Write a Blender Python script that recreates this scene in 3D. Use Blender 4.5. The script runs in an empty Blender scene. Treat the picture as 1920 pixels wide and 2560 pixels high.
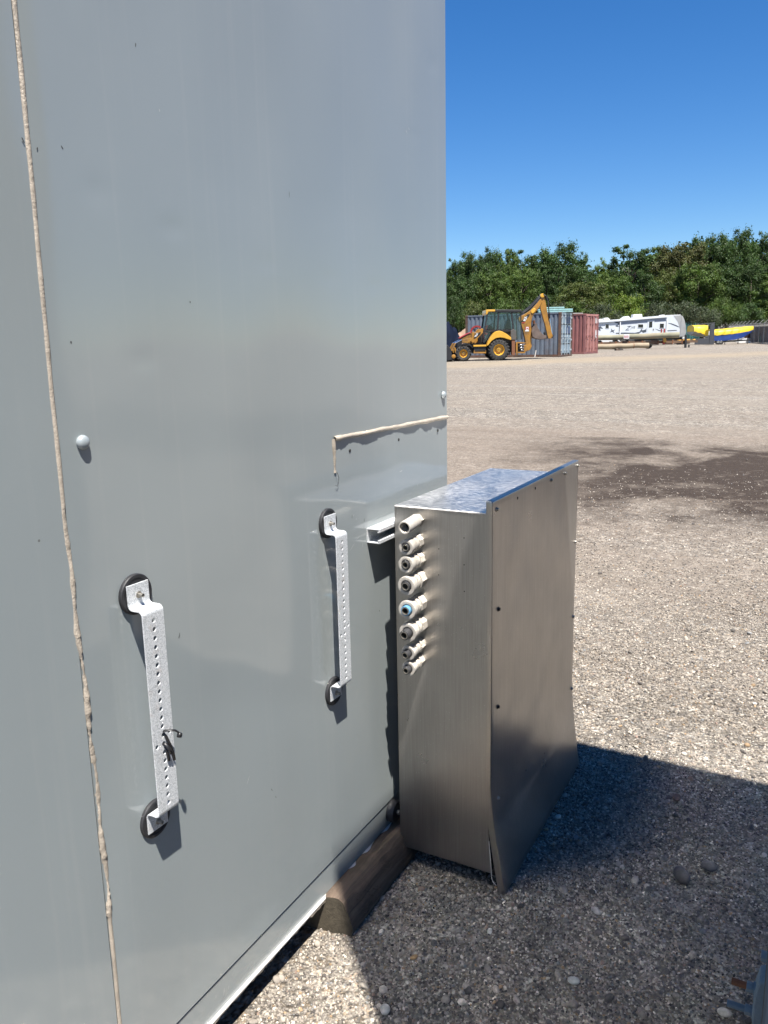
import bpy, bmesh, math, random
import numpy as np
from mathutils import Vector, Matrix, Euler

random.seed(7)
rng = np.random.default_rng(11)
SC = bpy.context.scene
COL = SC.collection

# ------------------------------------------------------------------ camera
# World axes: the grey enclosure's wall is the plane x=0 facing +X and running along +Y, z up, metres.
CAM_LOC = Vector((1.10, 0.0, 1.58))
YAW, PITCH, ROLL, FPX = math.radians(29.0515), math.radians(11.8284), math.radians(-1.1826), 2004.9
_f = Vector((-math.sin(YAW) * math.cos(PITCH), math.cos(YAW) * math.cos(PITCH), -math.sin(PITCH)))
_r0 = Vector((math.cos(YAW), math.sin(YAW), 0))
_u0 = _r0.cross(_f)
_r = math.cos(ROLL) * _r0 + math.sin(ROLL) * _u0
_u = -math.sin(ROLL) * _r0 + math.cos(ROLL) * _u0
cam_data = bpy.data.cameras.new('camera')
cam = bpy.data.objects.new('camera', cam_data)
COL.objects.link(cam)
cam.matrix_world = Matrix(((_r.x, _u.x, -_f.x, CAM_LOC.x), (_r.y, _u.y, -_f.y, CAM_LOC.y),
                           (_r.z, _u.z, -_f.z, CAM_LOC.z), (0, 0, 0, 1)))
cam_data.sensor_fit = 'VERTICAL'
cam_data.sensor_height = 36.0
cam_data.lens = 36.0 * FPX / 2560.0
cam_data.clip_start = 0.02
cam_data.clip_end = 3000
SC.camera = cam

# ------------------------------------------------------------------ sky, sun, exposure
SUN_DIR = Vector((1.0, -0.95, 3.2)).normalized()          # towards the sun
SUN_ELEV = math.asin(SUN_DIR.z)
SUN_AZ = math.atan2(SUN_DIR.x, SUN_DIR.y)
world = bpy.data.worlds.new('World')
SC.world = world
world.use_nodes = True
wn = world.node_tree.nodes
wl = world.node_tree.links
wn.clear()
w_out = wn.new('ShaderNodeOutputWorld')
w_bg = wn.new('ShaderNodeBackground')
w_sky = wn.new('ShaderNodeTexSky')
w_sky.sky_type = 'NISHITA'
w_sky.sun_disc = False
w_sky.sun_elevation = SUN_ELEV
w_sky.sun_rotation = SUN_AZ
w_sky.altitude = 200
w_sky.air_density = 1.0
w_sky.dust_density = 0.0
w_sky.ozone_density = 6.0
w_bg.inputs['Strength'].default_value = 0.058
w_hsv = wn.new('ShaderNodeHueSaturation')
w_hsv.inputs['Saturation'].default_value = 1.27
w_hsv.inputs['Hue'].default_value = .506
wl.new(w_sky.outputs[0], w_hsv.inputs['Color'])
wl.new(w_hsv.outputs[0], w_bg.inputs[0])
wl.new(w_bg.outputs[0], w_out.inputs[0])
sun_data = bpy.data.lights.new('sun', 'SUN')
sun_data.energy = 5.0
sun_data.angle = math.radians(0.53)
sun_data.color = (1.0, 0.955, 0.89)
sun = bpy.data.objects.new('sun', sun_data)
COL.objects.link(sun)
sun.location = (8, -8, 26)
sun.rotation_euler = SUN_DIR.to_track_quat('Z', 'Y').to_euler()
SC.view_settings.view_transform = 'Standard'
SC.view_settings.look = 'None'
SC.view_settings.exposure = 1.3
SC.view_settings.gamma = 1.0
SC.view_settings.use_curve_mapping = False
SC.render.engine = 'CYCLES'
SC.cycles.use_denoising = True
SC.cycles.max_bounces = 8
SC.cycles.caustics_reflective = True
SC.cycles.blur_glossy = 0.15
SC.cycles.sample_clamp_indirect = 60.0

# ------------------------------------------------------------------ helpers
def tag(o, label=None, cat=None, group=None, kind=None):
    if label: o['label'] = label
    if cat: o['category'] = cat
    if group: o['group'] = group
    if kind: o['kind'] = kind
    return o

def thing(name, label, cat, loc=(0, 0, 0), rotz=0.0, group=None, rot=None):
    o = bpy.data.objects.new(name, None)
    o.empty_display_size = 0.1
    COL.objects.link(o)
    o.location = loc
    o.rotation_euler = rot if rot else (0, 0, rotz)
    return tag(o, label, cat, group)

class MB:
    """collects faces, then links them as one mesh object"""
    def __init__(self):
        self.v, self.f = [], []
    def add(self, vs, fs):
        b = len(self.v)
        self.v.extend([tuple(p) for p in vs])
        self.f.extend([tuple(b + i for i in q) for q in fs])
        return self
    def box(self, lo, hi, M=None):
        x0, y0, z0 = lo; x1, y1, z1 = hi
        vs = [Vector(p) for p in ((x0, y0, z0), (x1, y0, z0), (x1, y1, z0), (x0, y1, z0), (x0, y0, z1), (x1, y0, z1), (x1, y1, z1), (x0, y1, z1))]
        if M is not None: vs = [M @ p for p in vs]
        return self.add(vs, [(0, 3, 2, 1), (4, 5, 6, 7), (0, 1, 5, 4), (1, 2, 6, 5), (2, 3, 7, 6), (3, 0, 4, 7)])
    def bar(self, p0, p1, w, t, up=(0, 0, 1)):
        """rectangular bar from p0 to p1, w along 'side', t along 'up'"""
        p0, p1 = Vector(p0), Vector(p1)
        d = (p1 - p0).normalized(); s = d.cross(Vector(up))
        if s.length < 1e-4: s = d.cross(Vector((1, 0, 0)))
        s.normalize(); u = s.cross(d).normalized()
        vs = []
        for p in (p0, p1):
            for a, b in ((-1, -1), (1, -1), (1, 1), (-1, 1)):
                vs.append(p + s * a * w / 2 + u * b * t / 2)
        return self.add(vs, [(0, 1, 2, 3), (7, 6, 5, 4), (0, 4, 5, 1), (1, 5, 6, 2), (2, 6, 7, 3), (3, 7, 4, 0)])
    def lathe(self, prof, origin, axis, n=20, close=True, phase=0.0):
        """prof: list of (radius, distance along axis)"""
        o = Vector(origin); a = Vector(axis).normalized()
        s = a.orthogonal().normalized(); t = a.cross(s)
        vs, fs = [], []
        for r, d in prof:
            for i in range(n):
                an = 2 * math.pi * i / n + phase
                vs.append(o + a * d + (s * math.cos(an) + t * math.sin(an)) * r)
        m = len(prof)
        for j in range(m - 1):
            for i in range(n):
                k = (i + 1) % n
                fs.append((j * n + i, j * n + k, (j + 1) * n + k, (j + 1) * n + i))
        if close:
            fs.append(tuple(reversed(range(n))))
            fs.append(tuple(range((m - 1) * n, m * n)))
        return self.add(vs, fs)
    def cyl(self, p0, p1, r, r1=None, n=16, phase=0.0):
        p0, p1 = Vector(p0), Vector(p1)
        L = (p1 - p0).length
        return self.lathe([(r, 0), (r if r1 is None else r1, L)], p0, p1 - p0, n, phase=phase)
    def tube(self, pts, r, n=8, flat=None):
        pts = [Vector(p) for p in pts]
        rr = r if hasattr(r, '__len__') else [r] * len(pts)
        vs, fs = [], []
        ref = None
        for i, p in enumerate(pts):
            d = (pts[min(i + 1, len(pts) - 1)] - pts[max(i - 1, 0)]).normalized()
            if ref is None: ref = d.orthogonal().normalized()
            s = (ref - d * ref.dot(d))
            s = s.normalized() if s.length > 1e-6 else d.orthogonal().normalized()
            ref = s
            t = d.cross(s)
            for k in range(n):
                an = 2 * math.pi * k / n
                vs.append(p + s * math.cos(an) * rr[i] + t * math.sin(an) * rr[i] * (flat or 1))
        for i in range(len(pts) - 1):
            for k in range(n):
                q = (k + 1) % n
                fs.append((i * n + k, i * n + q, (i + 1) * n + q, (i + 1) * n + k))
        fs.append(tuple(reversed(range(n)))); fs.append(tuple(range((len(pts) - 1) * n, len(pts) * n)))
        return self.add(vs, fs)
    def prism(self, poly, y0, y1, fn=None):
        """polygon in (x,z) extruded along y"""
        n = len(poly)
        vs = [Vector((x, y0, z)) for x, z in poly] + [Vector((x, y1, z)) for x, z in poly]
        if fn: vs = [fn(p) for p in vs]
        ar = sum(poly[i][0] * poly[(i + 1) % n][1] - poly[(i + 1) % n][0] * poly[i][1] for i in range(n))
        fs = [tuple(range(n)), tuple(reversed(range(n, 2 * n)))]
        fs += [(i, i + n, (i + 1) % n + n, (i + 1) % n) for i in range(n)]
        if ar < 0: fs = [tuple(reversed(q)) for q in fs]
        return self.add(vs, fs)
    def quad(self, *p):
        return self.add(p, [tuple(range(len(p)))])
    def build(self, name, mat, parent=None, smooth=False, bevel=0.0, seg=2, world=True, solid=0.0, auto=None):
        off = Vector(parent_world(parent)) if (parent is not None and world) else Vector((0, 0, 0))
        me = bpy.data.meshes.new(name)
        me.from_pydata([tuple(Vector(p) - off) for p in self.v], [], self.f)
        me.materials.append(mat)
        if smooth: me.polygons.foreach_set('use_smooth', [True] * len(me.polygons))
        me.update()
        o = bpy.data.objects.new(name, me)
        COL.objects.link(o)
        if parent is not None: o.parent = parent
        if solid:
            md = o.modifiers.new('solid', 'SOLIDIFY'); md.thickness = solid; md.offset = 0
        if bevel:
            md = o.modifiers.new('bevel', 'BEVEL'); md.width = bevel; md.segments = seg; md.limit_method = 'ANGLE'; md.angle_limit = math.radians(40)
            md.harden_normals = False
        if smooth and auto:
            smooth_by_angle(me, auto)
        return o

def parent_world(p):
    v = Vector((0, 0, 0))
    while p is not None:
        v += p.location; p = p.parent
    return v

def smooth_by_angle(me, deg):
    bm = bmesh.new(); bm.from_mesh(me)
    a = math.radians(deg)
    for e in bm.edges:
        if len(e.link_faces) == 2 and e.calc_face_angle(0) > a: e.smooth = False
    bm.to_mesh(me); bm.free()

def copy_tree(o, parent=None, **kw):
    c = o.copy(); COL.objects.link(c)
    if parent is not None: c.parent = parent
    for ch in [x for x in SC.objects if x.parent == o]:
        copy_tree(ch, c)
    return c

# ------------------------------------------------------------------ materials
def nt(name):
    m = bpy.data.materials.new(name); m.use_nodes = True
    n = m.node_tree.nodes; n.clear()
    out = n.new('ShaderNodeOutputMaterial'); b = n.new('ShaderNodeBsdfPrincipled')
    m.node_tree.links.new(b.outputs[0], out.inputs[0])
    return m, n, m.node_tree.links, b

def N(n, t, **kw):
    x = n.new(t)
    for k, v in kw.items(): setattr(x, k, v)
    return x

def tex_coord(n, l, scale=(1, 1, 1), rot=(0, 0, 0), world=False):
    c = n.new('ShaderNodeNewGeometry') if world else n.new('ShaderNodeTexCoord')
    mp = n.new('ShaderNodeMapping')
    mp.inputs['Scale'].default_value = scale; mp.inputs['Rotation'].default_value = rot
    l.new(c.outputs['Position' if world else 'Object'], mp.inputs[0])
    return mp.outputs[0]

def noise(n, l, vec, scale, detail=3, rough=.55, dist=0.0):
    x = n.new('ShaderNodeTexNoise')
    x.inputs['Scale'].default_value = scale; x.inputs['Detail'].default_value = detail
    x.inputs['Roughness'].default_value = rough; x.inputs['Distortion'].default_value = dist
    l.new(vec, x.inputs['Vector'])
    return x.outputs['Fac']

def ramp(n, l, fac, stops, interp='LINEAR'):
    x = n.new('ShaderNodeValToRGB'); x.color_ramp.interpolation = interp
    e = x.color_ramp.elements
    while len(e) < len(stops): e.new(.5)
    for i, (p, c) in enumerate(stops):
        e[i].position = p
        e[i].color = (c, c, c, 1) if not hasattr(c, '__len__') else (*c, 1)
    l.new(fac, x.inputs[0])
    return x.outputs[0]

def mix(n, l, fac, a, b, mode='MIX'):
    x = n.new('ShaderNodeMix'); x.data_type = 'RGBA'; x.blend_type = mode
    for sock, v in ((x.inputs[0], fac), (x.inputs[6], a), (x.inputs[7], b)):
        if isinstance(v, (int, float)): sock.default_value = v
        elif hasattr(v, '__len__'): sock.default_value = (*v, 1)
        else: l.new(v, sock)
    return x.outputs[2]

def math_n(n, l, op, a, b=None, clamp=False):
    x = n.new('ShaderNodeMath'); x.operation = op; x.use_clamp = clamp
    for i, v in enumerate((a, b)):
        if v is None: continue
        if isinstance(v, (int, float)): x.inputs[i].default_value = v
        else: l.new(v, x.inputs[i])
    return x.outputs[0]

def bump(n, l, b, h, strength=.3, dist=.01):
    x = n.new('ShaderNodeBump'); x.inputs['Strength'].default_value = strength; x.inputs['Distance'].default_value = dist
    l.new(h, x.inputs['Height']); l.new(x.outputs[0], b.inputs['Normal'])
    return x

def simple(name, col, rough=.5, metal=0.0, var=.15, scale=8, bmp=0.0, coat=0.0, dirt=None, dirt_amt=.5, dscale=3, spec=.5):
    """a base colour broken up by noise, with optional dirt"""
    m, n, l, b = nt(name)
    v = tex_coord(n, l)
    f = noise(n, l, v, scale, 4)
    lo = tuple(c * (1 - var) for c in col); hi = tuple(min(1, c * (1 + var)) for c in col)
    c = ramp(n, l, f, [(.3, lo), (.7, hi)])
    if dirt:
        d = ramp(n, l, noise(n, l, v, dscale, 6, .65), [(.48, 0.0), (.66, 1.0)])
        c = mix(n, l, math_n(n, l, 'MULTIPLY', d, dirt_amt), c, dirt)
    l.new(c, b.inputs['Base Color'])
    b.inputs['Roughness'].default_value = rough; b.inputs['Metallic'].default_value = metal
    b.inputs['Coat Weight'].default_value = coat; b.inputs['Specular IOR Level'].default_value = spec
    if bmp: bump(n, l, b, noise(n, l, v, scale * 6, 3), bmp, .01)
    return m

def mat_wall():
    m, n, l, b = nt('grey_wall_paint')
    v = tex_coord(n, l)
    base = ramp(n, l, noise(n, l, v, 1.1, 3), [(.25, (.229, .256, .259)), (.75, (.248, .274, .276))])
    # vertical run-off streaks and faint dusty film
    vs = tex_coord(n, l, (1, 16, .35))
    st = ramp(n, l, noise(n, l, vs, 2.2, 4, .6), [(.56, 0.0), (.74, 1.0)])
    base = mix(n, l, math_n(n, l, 'MULTIPLY', st, .15), base, (.325, .335, .325))
    du = ramp(n, l, noise(n, l, v, 3.5, 6, .65), [(.5, 0.0), (.75, 1.0)])
    base = mix(n, l, math_n(n, l, 'MULTIPLY', du, .12), base, (.31, .32, .305))
    # small scuffs and specks
    vo = n.new('ShaderNodeTexVoronoi'); vo.inputs['Scale'].default_value = 9
    l.new(v, vo.inputs['Vector'])
    sp = math_n(n, l, 'LESS_THAN', vo.outputs['Distance'], .022)
    spc = math_n(n, l, 'MULTIPLY', sp, ramp(n, l, vo.outputs['Color'], [(.62, 0.0), (.68, 1.0)]))
    base = mix(n, l, math_n(n, l, 'MULTIPLY', spc, .8), base, (.09, .085, .08))
    vx = tex_coord(n, l, (1, 1, 1), (.5, 0, 0))
    sc = n.new('ShaderNodeMapping'); sc.inputs['Scale'].default_value = (1, 30, 2); l.new(vx, sc.inputs[0])
    scr = ramp(n, l, noise(n, l, sc.outputs[0], 1.7, 2, .4), [(.735, 0.0), (.77, 1.0)])
    base = mix(n, l, math_n(n, l, 'MULTIPLY', scr, .0), base, (.38, .40, .40))
    l.new(base, b.inputs['Base Color'])
    b.inputs['Roughness'].default_value = .5
    b.inputs['Specular IOR Level'].default_value = .3
    b.inputs['Coat Weight'].default_value = 1.0
    b.inputs['Coat IOR'].default_value = 1.6
    rr = ramp(n, l, noise(n, l, v, 6, 5), [(.3, .085), (.8, .105)])
    l.new(rr, b.inputs['Coat Roughness'])
    bump(n, l, b, noise(n, l, v, 420, 2), .03, .001)
    return m

def mat_aluminium(name, spots, streak=0.0):
    m, n, l, b = nt(name)
    v = tex_coord(n, l)
    c = ramp(n, l, noise(n, l, v, 2.6, 4), [(.3, (.33, .312, .29)), (.7, (.41, .39, .365))])
    vb = tex_coord(n, l, (260, 260, 5))
    br = noise(n, l, vb, 1.0, 3, .6)
    c = mix(n, l, .22, c, ramp(n, l, br, [(.3, .20), (.7, .50)]))
    # pale water spots
    vo = n.new('ShaderNodeTexVoronoi'); vo.inputs['Scale'].default_value = 120; l.new(v, vo.inputs['Vector'])
    s1 = math_n(n, l, 'LESS_THAN', vo.outputs['Distance'], .13)
    s1 = math_n(n, l, 'MULTIPLY', s1, ramp(n, l, vo.outputs['Color'], [(.70 - spots * .4, 0.0), (.74 - spots * .4, 1.0)]))
    c = mix(n, l, math_n(n, l, 'MULTIPLY', s1, .4), c, (.66, .67, .68))
    vd = n.new('ShaderNodeTexVoronoi'); vd.inputs['Scale'].default_value = 210; l.new(v, vd.inputs['Vector'])
    s2 = math_n(n, l, 'MULTIPLY', math_n(n, l, 'LESS_THAN', vd.outputs['Distance'], .2), ramp(n, l, vd.outputs['Color'], [(.66, 0.0), (.70, 1.0)]))
    s2 = math_n(n, l, 'MULTIPLY', s2, ramp(n, l, noise(n, l, v, 4, 4), [(.45, .1), (.65, 1.0)]))
    c = mix(n, l, math_n(n, l, 'MULTIPLY', s2, .5), c, (.62, .61, .58))
    s1 = math_n(n, l, 'MAXIMUM', s1, s2)
    mt = math_n(n, l, 'SUBTRACT', .9, math_n(n, l, 'MULTIPLY', s1, .45))
    ro = ramp(n, l, noise(n, l, v, 7, 5), [(.3, .27), (.75, .40)])
    if streak:
        v2 = tex_coord(n, l, (60, 420, 60))
        v3 = n.new('ShaderNodeMapping'); v3.inputs['Rotation'].default_value = (0, 0, .5); l.new(v2, v3.inputs[0])
        k = ramp(n, l, noise(n, l, v2, 1.0, 5, .7), [(.50, 0.0), (.60, 1.0)])
        big = ramp(n, l, noise(n, l, v, 5, 3), [(.3, .6), (.7, 1.0)])
        k = math_n(n, l, 'MULTIPLY', math_n(n, l, 'MULTIPLY', k, big), streak)
        c = mix(n, l, .5, c, (.45, .46, .47))
        c = mix(n, l, k, c, (.72, .73, .74))
        mt = math_n(n, l, 'SUBTRACT', mt, math_n(n, l, 'MULTIPLY', k, .55), True)
        ro = math_n(n, l, 'ADD', ro, math_n(n, l, 'MULTIPLY', k, .3))
    l.new(c, b.inputs['Base Color']); l.new(mt, b.inputs['Metallic']); l.new(ro, b.inputs['Roughness'])
    b.inputs['Anisotropic'].default_value = .35
    bump(n, l, b, br, .08, .0015)
    return m

def mat_galv():
    m, n, l, b = nt('galvanised_steel')
    v = tex_coord(n, l)
    vo = n.new('ShaderNodeTexVoronoi'); vo.inputs['Scale'].default_value = 620; l.new(v, vo.inputs['Vector'])
    g = ramp(n, l, vo.outputs['Color'], [(.15, (.36, .38, .39)), (.5, (.56, .58, .59)), (.9, (.70, .71, .72))])
    d = ramp(n, l, noise(n, l, v, 38, 4, .6), [(.55, 0.0), (.72, 1.0)])
    c = mix(n, l, math_n(n, l, 'MULTIPLY', d, .35), g, (.42, .36, .32))
    l.new(c, b.inputs['Base Color'])
    b.inputs['Metallic'].default_value = .25; b.inputs['Roughness'].default_value = .5
    bump(n, l, b, vo.outputs['Distance'], .25, .0006)
    return m

def mat_attr(name, rough=.85, extra=0.35, scale=60):
    """colour stored per piece, with grain"""
    m, n, l, b = nt(name)
    a = n.new('ShaderNodeAttribute'); a.attribute_name = 'tint'
    v = tex_coord(n, l)
    f = ramp(n, l, noise(n, l, v, scale, 4), [(.25, 1 - extra), (.75, 1 + extra)])
    l.new(mix(n, l, 1.0, a.outputs['Color'], f, 'MULTIPLY'), b.inputs['Base Color'])
    b.inputs['Roughness'].default_value = rough
    return m

def mat_ground():
    m, n, l, b = nt('gravel_ground')
    v = tex_coord(n, l)
    def stones(scale, rnd=1.0):
        vo = n.new('ShaderNodeTexVoronoi'); vo.inputs['Scale'].default_value = scale
        vo.inputs['Randomness'].default_value = rnd; l.new(v, vo.inputs['Vector'])
        return vo
    vo1, vo2 = stones(95), stones(44)
    def pal(vo):
        sep = n.new('ShaderNodeSeparateColor'); l.new(vo.outputs['Color'], sep.inputs[0])
        g = ramp(n, l, sep.outputs[0], [(.0, (.055, .052, .05)), (.2, (.12, .11, .10)), (.5, (.225, .208, .185)), (.8, (.36, .338, .305)), (1.0, (.56, .535, .49))])
        w = mix(n, l, math_n(n, l, 'GREATER_THAN', sep.outputs[1], .8), g, (.27, .20, .13))
        w = mix(n, l, .55, g, w)
        e = ramp(n, l, vo.outputs['Distance'], [(.35, 1.0), (.8, .5)])  # shade in the gaps between stones, painted into the colour
        return mix(n, l, 1.0, w, e, 'MULTIPLY')
    c = mix(n, l, ramp(n, l, noise(n, l, v, 5, 3), [(.42, .2), (.62, .8)]), pal(vo1), pal(vo2))
    vo3 = stones(19)
    sp3 = n.new('ShaderNodeSeparateColor'); l.new(vo3.outputs['Color'], sp3.inputs[0])
    c = mix(n, l, 1.0, c, ramp(n, l, sp3.outputs[0], [(.0, .55), (.35, .88), (.7, 1.08), (1.0, 1.5)]), 'MULTIPLY')
    mot = noise(n, l, v, 3.2, 8, .78)
    c = mix(n, l, 1.0, c, ramp(n, l, mot, [(.30, .62), (.5, 1.0), (.70, 1.42)]), 'MULTIPLY')
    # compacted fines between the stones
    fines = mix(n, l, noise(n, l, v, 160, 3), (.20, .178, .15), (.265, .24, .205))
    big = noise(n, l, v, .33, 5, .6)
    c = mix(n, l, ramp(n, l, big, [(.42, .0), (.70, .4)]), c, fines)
    # rolled vehicle tracks: long streaks across the yard
    vt = n.new('ShaderNodeMapping'); vt.inputs['Rotation'].default_value = (0, 0, -.42)
    vt.inputs['Scale'].default_value = (.055, .62, .3)
    l.new(v, vt.inputs[0])
    tr = noise(n, l, vt.outputs[0], 1.0, 5, .62, .5)
    c = mix(n, l, ramp(n, l, tr, [(.42, 0.0), (.60, .95)]), c, mix(n, l, .5, c, (.215, .185, .155)))
    c = mix(n, l, ramp(n, l, tr, [(.30, .5), (.44, 0.0)]), c, mix(n, l, .5, c, (.36, .345, .325)))
    vt2 = n.new('ShaderNodeMapping'); vt2.inputs['Rotation'].default_value = (0, 0, -.62)
    vt2.inputs['Scale'].default_value = (.16, 2.2, .3)
    l.new(v, vt2.inputs[0])
    tr2 = noise(n, l, vt2.outputs[0], 1.0, 4, .6, .3)
    c = mix(n, l, ramp(n, l, tr2, [(.56, 0.0), (.68, .62)]), c, (.135, .115, .095))
    sx = n.new('ShaderNodeSeparateXYZ'); l.new(v, sx.inputs[0])
    X, Y = sx.outputs[0], sx.outputs[1]
    def lin(a, b_, c0):
        return math_n(n, l, 'ADD', math_n(n, l, 'ADD', math_n(n, l, 'MULTIPLY', X, a), math_n(n, l, 'MULTIPLY', Y, b_)), c0)
    # sandy haul road: a strip along A(-15.3,36.3) - B(-2.2,51.5)
    dx, dy = 13.1, 15.2; L = math.hypot(dx, dy); nx, ny = -dy / L, dx / L
    road = math_n(n, l, 'ABSOLUTE', lin(nx, ny, -(nx * -15.3 + ny * 36.3)))
    road = math_n(n, l, 'ADD', road, math_n(n, l, 'MULTIPLY', math_n(n, l, 'SUBTRACT', noise(n, l, v, .35, 4), .5), 5.0))
    rm = ramp(n, l, math_n(n, l, 'DIVIDE', road, 6.0), [(.12, .8), (.75, 0.0)])
    rm = math_n(n, l, 'MULTIPLY', rm, ramp(n, l, tr, [(.3, .55), (.6, 1.0)]))
    c = mix(n, l, rm, c, mix(n, l, noise(n, l, v, 1.5, 4), (.25, .205, .145), (.31, .265, .20)))
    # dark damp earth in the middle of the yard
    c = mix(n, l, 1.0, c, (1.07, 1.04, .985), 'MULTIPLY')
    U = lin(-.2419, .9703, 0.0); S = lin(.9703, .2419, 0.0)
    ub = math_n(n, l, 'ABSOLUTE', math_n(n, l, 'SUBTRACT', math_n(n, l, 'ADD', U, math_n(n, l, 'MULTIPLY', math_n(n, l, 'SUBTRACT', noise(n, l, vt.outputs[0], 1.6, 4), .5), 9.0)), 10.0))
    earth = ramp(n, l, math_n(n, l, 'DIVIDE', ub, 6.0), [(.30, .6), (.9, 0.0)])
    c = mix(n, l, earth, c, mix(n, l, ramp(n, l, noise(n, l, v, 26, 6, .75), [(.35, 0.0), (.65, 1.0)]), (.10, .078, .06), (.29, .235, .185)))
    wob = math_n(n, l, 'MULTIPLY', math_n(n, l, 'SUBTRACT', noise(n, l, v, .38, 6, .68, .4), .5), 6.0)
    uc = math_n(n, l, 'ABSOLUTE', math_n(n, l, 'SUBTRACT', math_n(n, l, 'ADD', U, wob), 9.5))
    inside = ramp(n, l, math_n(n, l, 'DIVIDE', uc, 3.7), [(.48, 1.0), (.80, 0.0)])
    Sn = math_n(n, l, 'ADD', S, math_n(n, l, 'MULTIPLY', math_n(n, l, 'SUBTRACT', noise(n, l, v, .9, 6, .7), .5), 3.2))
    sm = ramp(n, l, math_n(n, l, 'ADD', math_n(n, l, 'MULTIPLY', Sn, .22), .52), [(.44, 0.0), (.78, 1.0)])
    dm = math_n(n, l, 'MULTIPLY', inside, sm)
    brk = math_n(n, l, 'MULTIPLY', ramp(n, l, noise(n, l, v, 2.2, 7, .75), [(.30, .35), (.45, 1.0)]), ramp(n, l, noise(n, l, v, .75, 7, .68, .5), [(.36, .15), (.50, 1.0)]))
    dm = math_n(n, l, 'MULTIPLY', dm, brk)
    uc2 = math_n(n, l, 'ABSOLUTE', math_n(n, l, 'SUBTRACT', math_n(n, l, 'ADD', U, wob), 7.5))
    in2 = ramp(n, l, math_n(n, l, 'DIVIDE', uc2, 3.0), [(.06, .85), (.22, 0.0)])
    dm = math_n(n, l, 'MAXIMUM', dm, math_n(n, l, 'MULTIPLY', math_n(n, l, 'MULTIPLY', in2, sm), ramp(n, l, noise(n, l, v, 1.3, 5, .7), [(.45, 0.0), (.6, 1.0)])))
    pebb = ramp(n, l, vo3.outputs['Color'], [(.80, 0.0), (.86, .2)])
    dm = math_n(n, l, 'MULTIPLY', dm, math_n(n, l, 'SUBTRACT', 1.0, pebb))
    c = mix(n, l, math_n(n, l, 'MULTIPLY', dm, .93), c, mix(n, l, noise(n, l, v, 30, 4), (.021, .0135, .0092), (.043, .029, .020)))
    l.new(c, b.inputs['Base Color'])
    b.inputs['Roughness'].default_value = .92; b.inputs['Specular IOR Level'].default_value = .25
    hgt = math_n(n, l, 'ADD', math_n(n, l, 'MULTIPLY', vo1.outputs['Distance'], -.5), math_n(n, l, 'MULTIPLY', vo2.outputs['Distance'], -1.0))
    hgt = math_n(n, l, 'ADD', hgt, math_n(n, l, 'MULTIPLY', noise(n, l, v, 6, 5), 1.2))
    bump(n, l, b, hgt, 1.0, .018)
    return m

def mat_wood(name, a, b_, scale=(3, 40, 40), rough=.8):
    m, n, l, b = nt(name)
    v = tex_coord(n, l, scale)
    f = noise(n, l, v, 1.2, 5, .65, .6)
    c = ramp(n, l, f, [(.28, a), (.7, b_)])
    v2 = tex_coord(n, l)
    d = ramp(n, l, noise(n, l, v2, 14, 5), [(.5, 0.0), (.7, 1.0)])
    c = mix(n, l, math_n(n, l, 'MULTIPLY', d, .5), c, tuple(x * .45 for x in a))
    l.new(c, b.inputs['Base Color']); b.inputs['Roughness'].default_value = rough
    bump(n, l, b, f, .6, .004)
    return m

MAT = {}
MAT['wall'] = mat_wall()
MAT['alu'] = mat_aluminium('brushed_aluminium', .25)
MAT['alu_top'] = mat_aluminium('weathered_aluminium', .35, .75)
MAT['galv'] = mat_galv()
MAT['sealant'] = simple('beige_sealant', (.33, .285, .23), .55, var=.18, scale=40, bmp=.25)
MAT['rubber'] = simple('black_rubber', (.018, .018, .02), .55, var=.3, scale=30)
MAT['tie'] = simple('black_nylon', (.012, .012, .013), .4)
MAT['steel'] = simple('zinc_bolt_steel', (.36, .34, .30), .35, metal=.8, scale=60)
MAT['rust'] = simple('rusty_steel', (.16, .065, .03), .8, var=.4, scale=30, bmp=.3)
MAT['gland'] = simple('weathered_white_plastic', (.40, .375, .335), .6, var=.1, scale=120, dirt=(.34, .29, .23), dirt_amt=.55, dscale=26, bmp=.1)
MAT['gland_dark'] = simple('black_conduit_plastic', (.035, .035, .038), .5)
MAT['gland_blue'] = simple('blue_conduit_plastic', (.10, .26, .42), .5)
MAT['hole'] = simple('dark_hole', (.01, .01, .01), .9)
MAT['capgrey'] = simple('grey_cap', (.25, .28, .29), .4, coat=.5)
MAT['lip'] = simple('bare_edge', (.62, .60, .57), .5, var=.12, scale=20)
MAT['under'] = simple('dark_underframe', (.02, .02, .02), .9)
MAT['timber'] = mat_wood('weathered_timber', (.045, .030, .022), (.15, .108, .077), (46, 2.2, 46))
MAT['timber_end'] = mat_wood('timber_end_grain', (.042, .034, .022), (.085, .07, .047), (50, 6, 50))
MAT['blue_paint'] = simple('dark_blue_machine_paint', (.012, .024, .040), .7, var=.2, scale=9)
MAT['blue_cast'] = simple('blue_cast_fitting', (.085, .14, .195), .55, var=.15, scale=40, bmp=.15)
MAT['stone'] = mat_attr('gravel_stones')
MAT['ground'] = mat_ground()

# ------------------------------------------------------------------ terrain
GU = np.array([-400, -50, 5, 46.6, 75, 90, 130, 420]); GZ = np.array([0, 0, 0, .60, .80, .9, 1.3, 3.0])
def gz(x, y):
    return np.interp(-.2419 * np.asarray(x) + .9703 * np.asarray(y), GU, GZ)

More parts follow.
